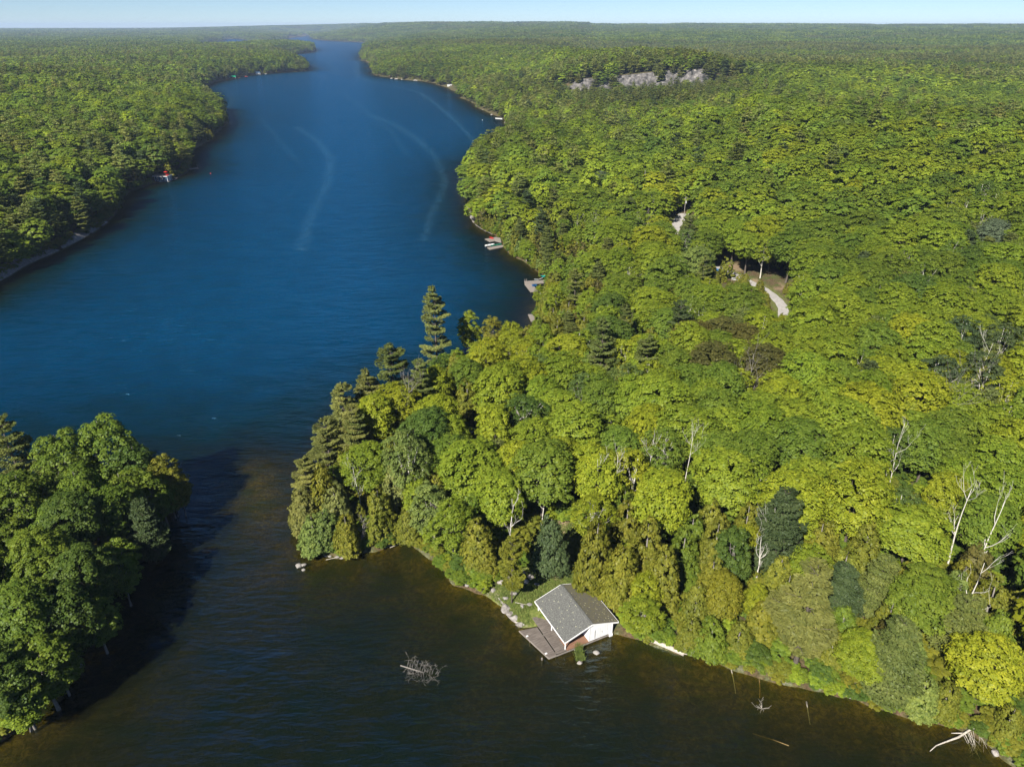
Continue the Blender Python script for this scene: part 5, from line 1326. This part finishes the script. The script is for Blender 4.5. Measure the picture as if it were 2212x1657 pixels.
# bushes and saplings that nobody could count
UG = []
xa, ya = grid_pts(36, 330, 2.1, 50); xb, yb = grid_pts(36, 260, 1.1, 50); db = shore_d(xb, yb); kb = (db > .1) & (db < 1.6); x = np.concatenate([xa, xb[kb]]); y = np.concatenate([ya, yb[kb]]); d = shore_d(x, y); xc, yc = grid_pts(260, 620, 2.2, 42); dc = shore_d(xc, yc); kc = (dc > .1) & (dc < 4); x = np.concatenate([x, xc[kc]]); y = np.concatenate([y, yc[kc]]); d = shore_d(x, y)
ok = (d > .15) & ~exclusion(x, y) & ((d < 60) | (np.hypot(x, y) < 200)); x, y, d = x[ok], y[ok], d[ok]; z = height(x, y)
for X_, Y_, d_, z_ in zip(x, y, d, z):
    h = g.uniform(1.2, 3.6) * (1 if d_ > 1.8 else .62); r = h * g.uniform(.45, .7)
    if blocked(X_, Y_, z_, h, r, False): continue
    UG.append((X_, Y_, z_, h, r, g.choice(('olive', 'mid', 'deep', 'bright', 'olive', 'mid'))))

# the rest of the forest: one object that grows the same kinds of trees on many points
PC = bpy.data.collections.new('forest_trees')
pid = [0]
def fproto(me):
    o = bpy.data.objects.new('forest_tree_%02d' % pid[0], me); PC.objects.link(o); pid[0] += 1; return pid[0] - 1
LF = M['leaf_far']
def mk(c, asp, ax=None): return quads_mesh('forest_tree', c[0], c[1], c[2], asp, c[3], LF, axis=ax)
F1 = {'maple_tree': [], 'cedar_tree': [], 'pine_tree': []}; F2 = {k: [] for k in F1}
for s in range(5): F1['maple_tree'].append(fproto(mk(crown_broad(130, 20, .55, 16., 4.2, 2.2, 210 + s, lump=.24 + .06 * (s % 3), zmin=-.7, cs=.8, dome=.75, rnd=.2), 1.1)))
for s in range(3):
    c = crown_cedar(80, 10, .55, 12., 2.5, 230 + s); F1['cedar_tree'].append(fproto(mk(c, 1.4, np.tile([0, 0, 1.], (len(c[0]), 1)))))
for s in range(3):
    c = crown_pine(5.5, .5, 20., 4.3, 240 + s, 2.5); F1['pine_tree'].append(fproto(mk((c[0], c[1], c[2], c[3]), 1.8, c[5])))
for s in range(4): F2['maple_tree'].append(fproto(mk(crown_broad(50, 10, 1.05, 16., 4.4, 2., 250 + s, lump=.28, zmin=-.5, dome=.8, rnd=.2), 1.1)))
c = crown_cedar(30, 6, 1.0, 12., 2.5, 260); F2['cedar_tree'].append(fproto(mk(c, 1.4, np.tile([0, 0, 1.], (len(c[0]), 1)))))
for s in range(2):
    c = crown_pine(2.2, .9, 20., 4.3, 262 + s, 1.5); F2['pine_tree'].append(fproto(mk((c[0], c[1], c[2], c[3]), 1.5, c[5])))
BUSH = [fproto(mk(crown_broad(40, 40, 1.1, 16., 4.2, 1.5, 400 + s, lump=.35, zmin=-.4), 1.1)) for s in range(3)]
F3 = []
for s in range(5):
    gg = np.random.default_rng(300 + s); cs, ns, ss, vs = [], [], [], []
    for i in range(8):
        for j in range(8):
            ox, oy = (i - 3.5) * 7.5 + gg.uniform(-2.5, 2.5), (j - 3.5) * 7.5 + gg.uniform(-2.5, 2.5); hh = gg.uniform(13, 20)
            c = crown_broad(18, 2, 2.9, hh, 4.6, 3, int(gg.integers(1e6)), zmin=-.2) if gg.random() < .75 else crown_cedar(22, 2, 1.9, hh * 1.1, 3.2, int(gg.integers(1e6)))
            cs.append(c[0] + [ox, oy, 0]); ns.append(c[1]); ss.append(c[2]); vs.append(np.clip(c[3] * .5 + gg.uniform(-.1, .6), 0, 1))
    F3.append(fproto(quads_mesh('forest_patch', np.concatenate(cs), np.concatenate(ns), np.concatenate(ss), 1.0, np.concatenate(vs), LF)))
fx, fy, fz, fi, fr, fs, fc = [], [], [], [], [], [], []
def fadd(x_, y_, z_, i_, s_, c_):
    fx.append(x_); fy.append(y_); fz.append(z_); fi.append(i_); fr.append((0, 0, g.uniform(0, 6.28))); fs.append(s_); fc.append(c_)
F1N = {'edge_maple': 'maple_tree', 'birch_tree': 'maple_tree', 'hemlock_tree': 'pine_tree'}
for t in rest_:
    k = F1N.get(t['kind'], t['kind']); H_, R_ = {'maple_tree': (16, 4.2), 'cedar_tree': (12, 2.5), 'pine_tree': (20, 4.3)}[k]
    fadd(t['x'], t['y'], t['z'], g.choice(F1[k]), (t['r'] / R_, t['r'] / R_, t['h'] / H_), jit(COL[t['col']]))
def zone(r0, r1, cellm, FF, half=42, dmax=1e9):
    x, y = grid_pts(r0, r1, cellm, half); d = shore_d(x, y); ok = (d > .4) & (d < dmax) & ~exclusion(x, y); x, y, d = x[ok], y[ok], d[ok]; z = height(x, y); st_ = .62 + .54 * vnoise(x, y, 130, 61) + .22 * vnoise(x, y, 45, 62)
    for X_, Y_, d_, z_, sv_ in zip(x, y, d, z, st_):
        D_ = math.hypot(X_, Y_); k, c = choose(X_, Y_, d_, D_, g); k = F1N.get(k, k)
        h0, h1, q0, q1 = SIZE[k]; u = g.random(); h = (h0 + (h1 - h0) * u) * g.uniform(.78, 1.12); r = (q0 + (q1 - q0) * g.random()) * cellm / 7.0
        if d_ < 4: h *= .8
        if Y_ > 780 and Y_ < 905 and 40 < X_ < 260: h *= .80
        H_, R_ = {'maple_tree': (16, 4.2), 'cedar_tree': (12, 2.5), 'pine_tree': (20, 4.3)}[k]
        if D_ < 2000 and any(abs(X_ - P.x) < 60 for P, _ in CLEARFAR) and blocked_far(X_, Y_, z_, h, r): continue
        fadd(X_, Y_, z_, g.choice(FF[k]), (r / R_, r / R_, h / H_), jit(tuple(q * sv_ * 1.12 for q in COL[c]), .18))
CLEARFAR = [(P, r) for P, r in CLEAR if math.hypot(P.x, P.y) > 320]
def blocked_far(x_, y_, z_, h, r):
    for P, rad in CLEARFAR:
        t = (x_ * P.x + y_ * P.y) / (P.x ** 2 + P.y ** 2)
        if t < .9 or t >= 1: continue
        if math.hypot(P.x * t - x_, P.y * t - y_) < r + rad and CAMH + (P.z - CAMH) * t < z_ + h: return True
    return False
zone(NEAR_R, 900, 9.0, F1); zone(900, 2800, 10.0, F2, 40); zone(2800, 6600, 11, F2, 38, 70)
for (r0, r1, cm, sc) in ((2800, 6000, 56, 1.0), (6000, 14500, 105, 1.9)):
    x, y = grid_pts(r0, r1, cm, 39); d = shore_d(x, y); ok = d > cm * .38; x, y, d = x[ok], y[ok], d[ok]; z = height(x, y)
    n2 = vnoise(x, y, 500, 77)
    for X_, Y_, z_, n_ in zip(x, y, z, n2):
        c = COL[g.choice(('mid', 'mid', 'deep', 'pine' if n_ > .5 else 'bright'))]
        fadd(X_, Y_, z_, g.choice(F3), (sc, sc, (1.0 if sc < 1.5 else 1.25) * g.uniform(.85, 1.15)), jit(c, .1))
def grower(name, label, X3, I3, R3, S3, C3):
    me = bpy.data.meshes.new(name); n = len(I3); me.vertices.add(n); me.vertices.foreach_set('co', np.asarray(X3, np.float32).ravel())
    for nm, ty, fld, val in (('pidx', 'INT', 'value', np.array(I3, np.int32)), ('rot', 'FLOAT_VECTOR', 'vector', np.array(R3, np.float32).ravel()),
                             ('scl', 'FLOAT_VECTOR', 'vector', np.array(S3, np.float32).ravel()), ('tint', 'FLOAT_COLOR', 'color', np.array(C3, np.float32).ravel())):
        a = me.attributes.new(nm, ty, 'POINT'); a.data.foreach_set(fld, val)
    o = bpy.data.objects.new(name, me); link(o); tag(o, label, None, None, 'stuff')
    ng = bpy.data.node_groups.new(name, 'GeometryNodeTree')
    ng.interface.new_socket('Geometry', in_out='INPUT', socket_type='NodeSocketGeometry'); ng.interface.new_socket('Geometry', in_out='OUTPUT', socket_type='NodeSocketGeometry')
    gi = ng.nodes.new('NodeGroupInput'); go = ng.nodes.new('NodeGroupOutput'); ip = ng.nodes.new('GeometryNodeInstanceOnPoints')
    ci = ng.nodes.new('GeometryNodeCollectionInfo'); ci.inputs['Collection'].default_value = PC; ci.inputs['Separate Children'].default_value = True; ci.inputs['Reset Children'].default_value = True
    def named(nm, ty):
        q = ng.nodes.new('GeometryNodeInputNamedAttribute'); q.data_type = ty; q.inputs['Name'].default_value = nm; return q.outputs['Attribute']
    ip.inputs['Pick Instance'].default_value = True; L_ = ng.links.new
    L_(gi.outputs[0], ip.inputs['Points']); L_(ci.outputs[0], ip.inputs['Instance']); L_(named('pidx', 'INT'), ip.inputs['Instance Index'])
    L_(named('rot', 'FLOAT_VECTOR'), ip.inputs['Rotation']); L_(named('scl', 'FLOAT_VECTOR'), ip.inputs['Scale']); L_(ip.outputs[0], go.inputs[0])
    md = o.modifiers.new(name, 'NODES'); md.node_group = ng; return o
n = len(fx)
grower('forest', 'mixed green forest of maples and pines covering both shores to the horizon', np.stack([fx, fy, np.array(fz) - .1], 1), fi, fr, fs, fc)
grower('undergrowth', 'low bushes and saplings filling the ground under the near trees', [(u[0], u[1], u[2] - .25 * u[3]) for u in UG], [g.choice(BUSH) for u in UG], [(0, 0, g.uniform(0, 6.28)) for u in UG],
       [(u[4] / 4.2, u[4] / 4.2, u[3] * 1.25 / 16) for u in UG], [jit(COL[u[5]]) for u in UG])
print('TREES solo', len(solo), cnt, 'forest points', n)

# ------------------------------------------------------------------ haze: one closed box of thin air
HM, ht, ho = mat('haze'); pv = ht.nodes.new('ShaderNodeVolumePrincipled'); pv.inputs['Density'].default_value = HAZE_DENS
pv.inputs['Color'].default_value = (.52, .69, 1.0, 1); pv.inputs['Anisotropy'].default_value = 0.0
ht.links.new(pv.outputs[0], ho.inputs['Volume'])
hz_ = MB().box(-15500, 15500, -15500, 15500, -18, 135).build('haze', HM)
tag(hz_, 'thin pale blue air that softens the far woods and the horizon', None, None, 'stuff')
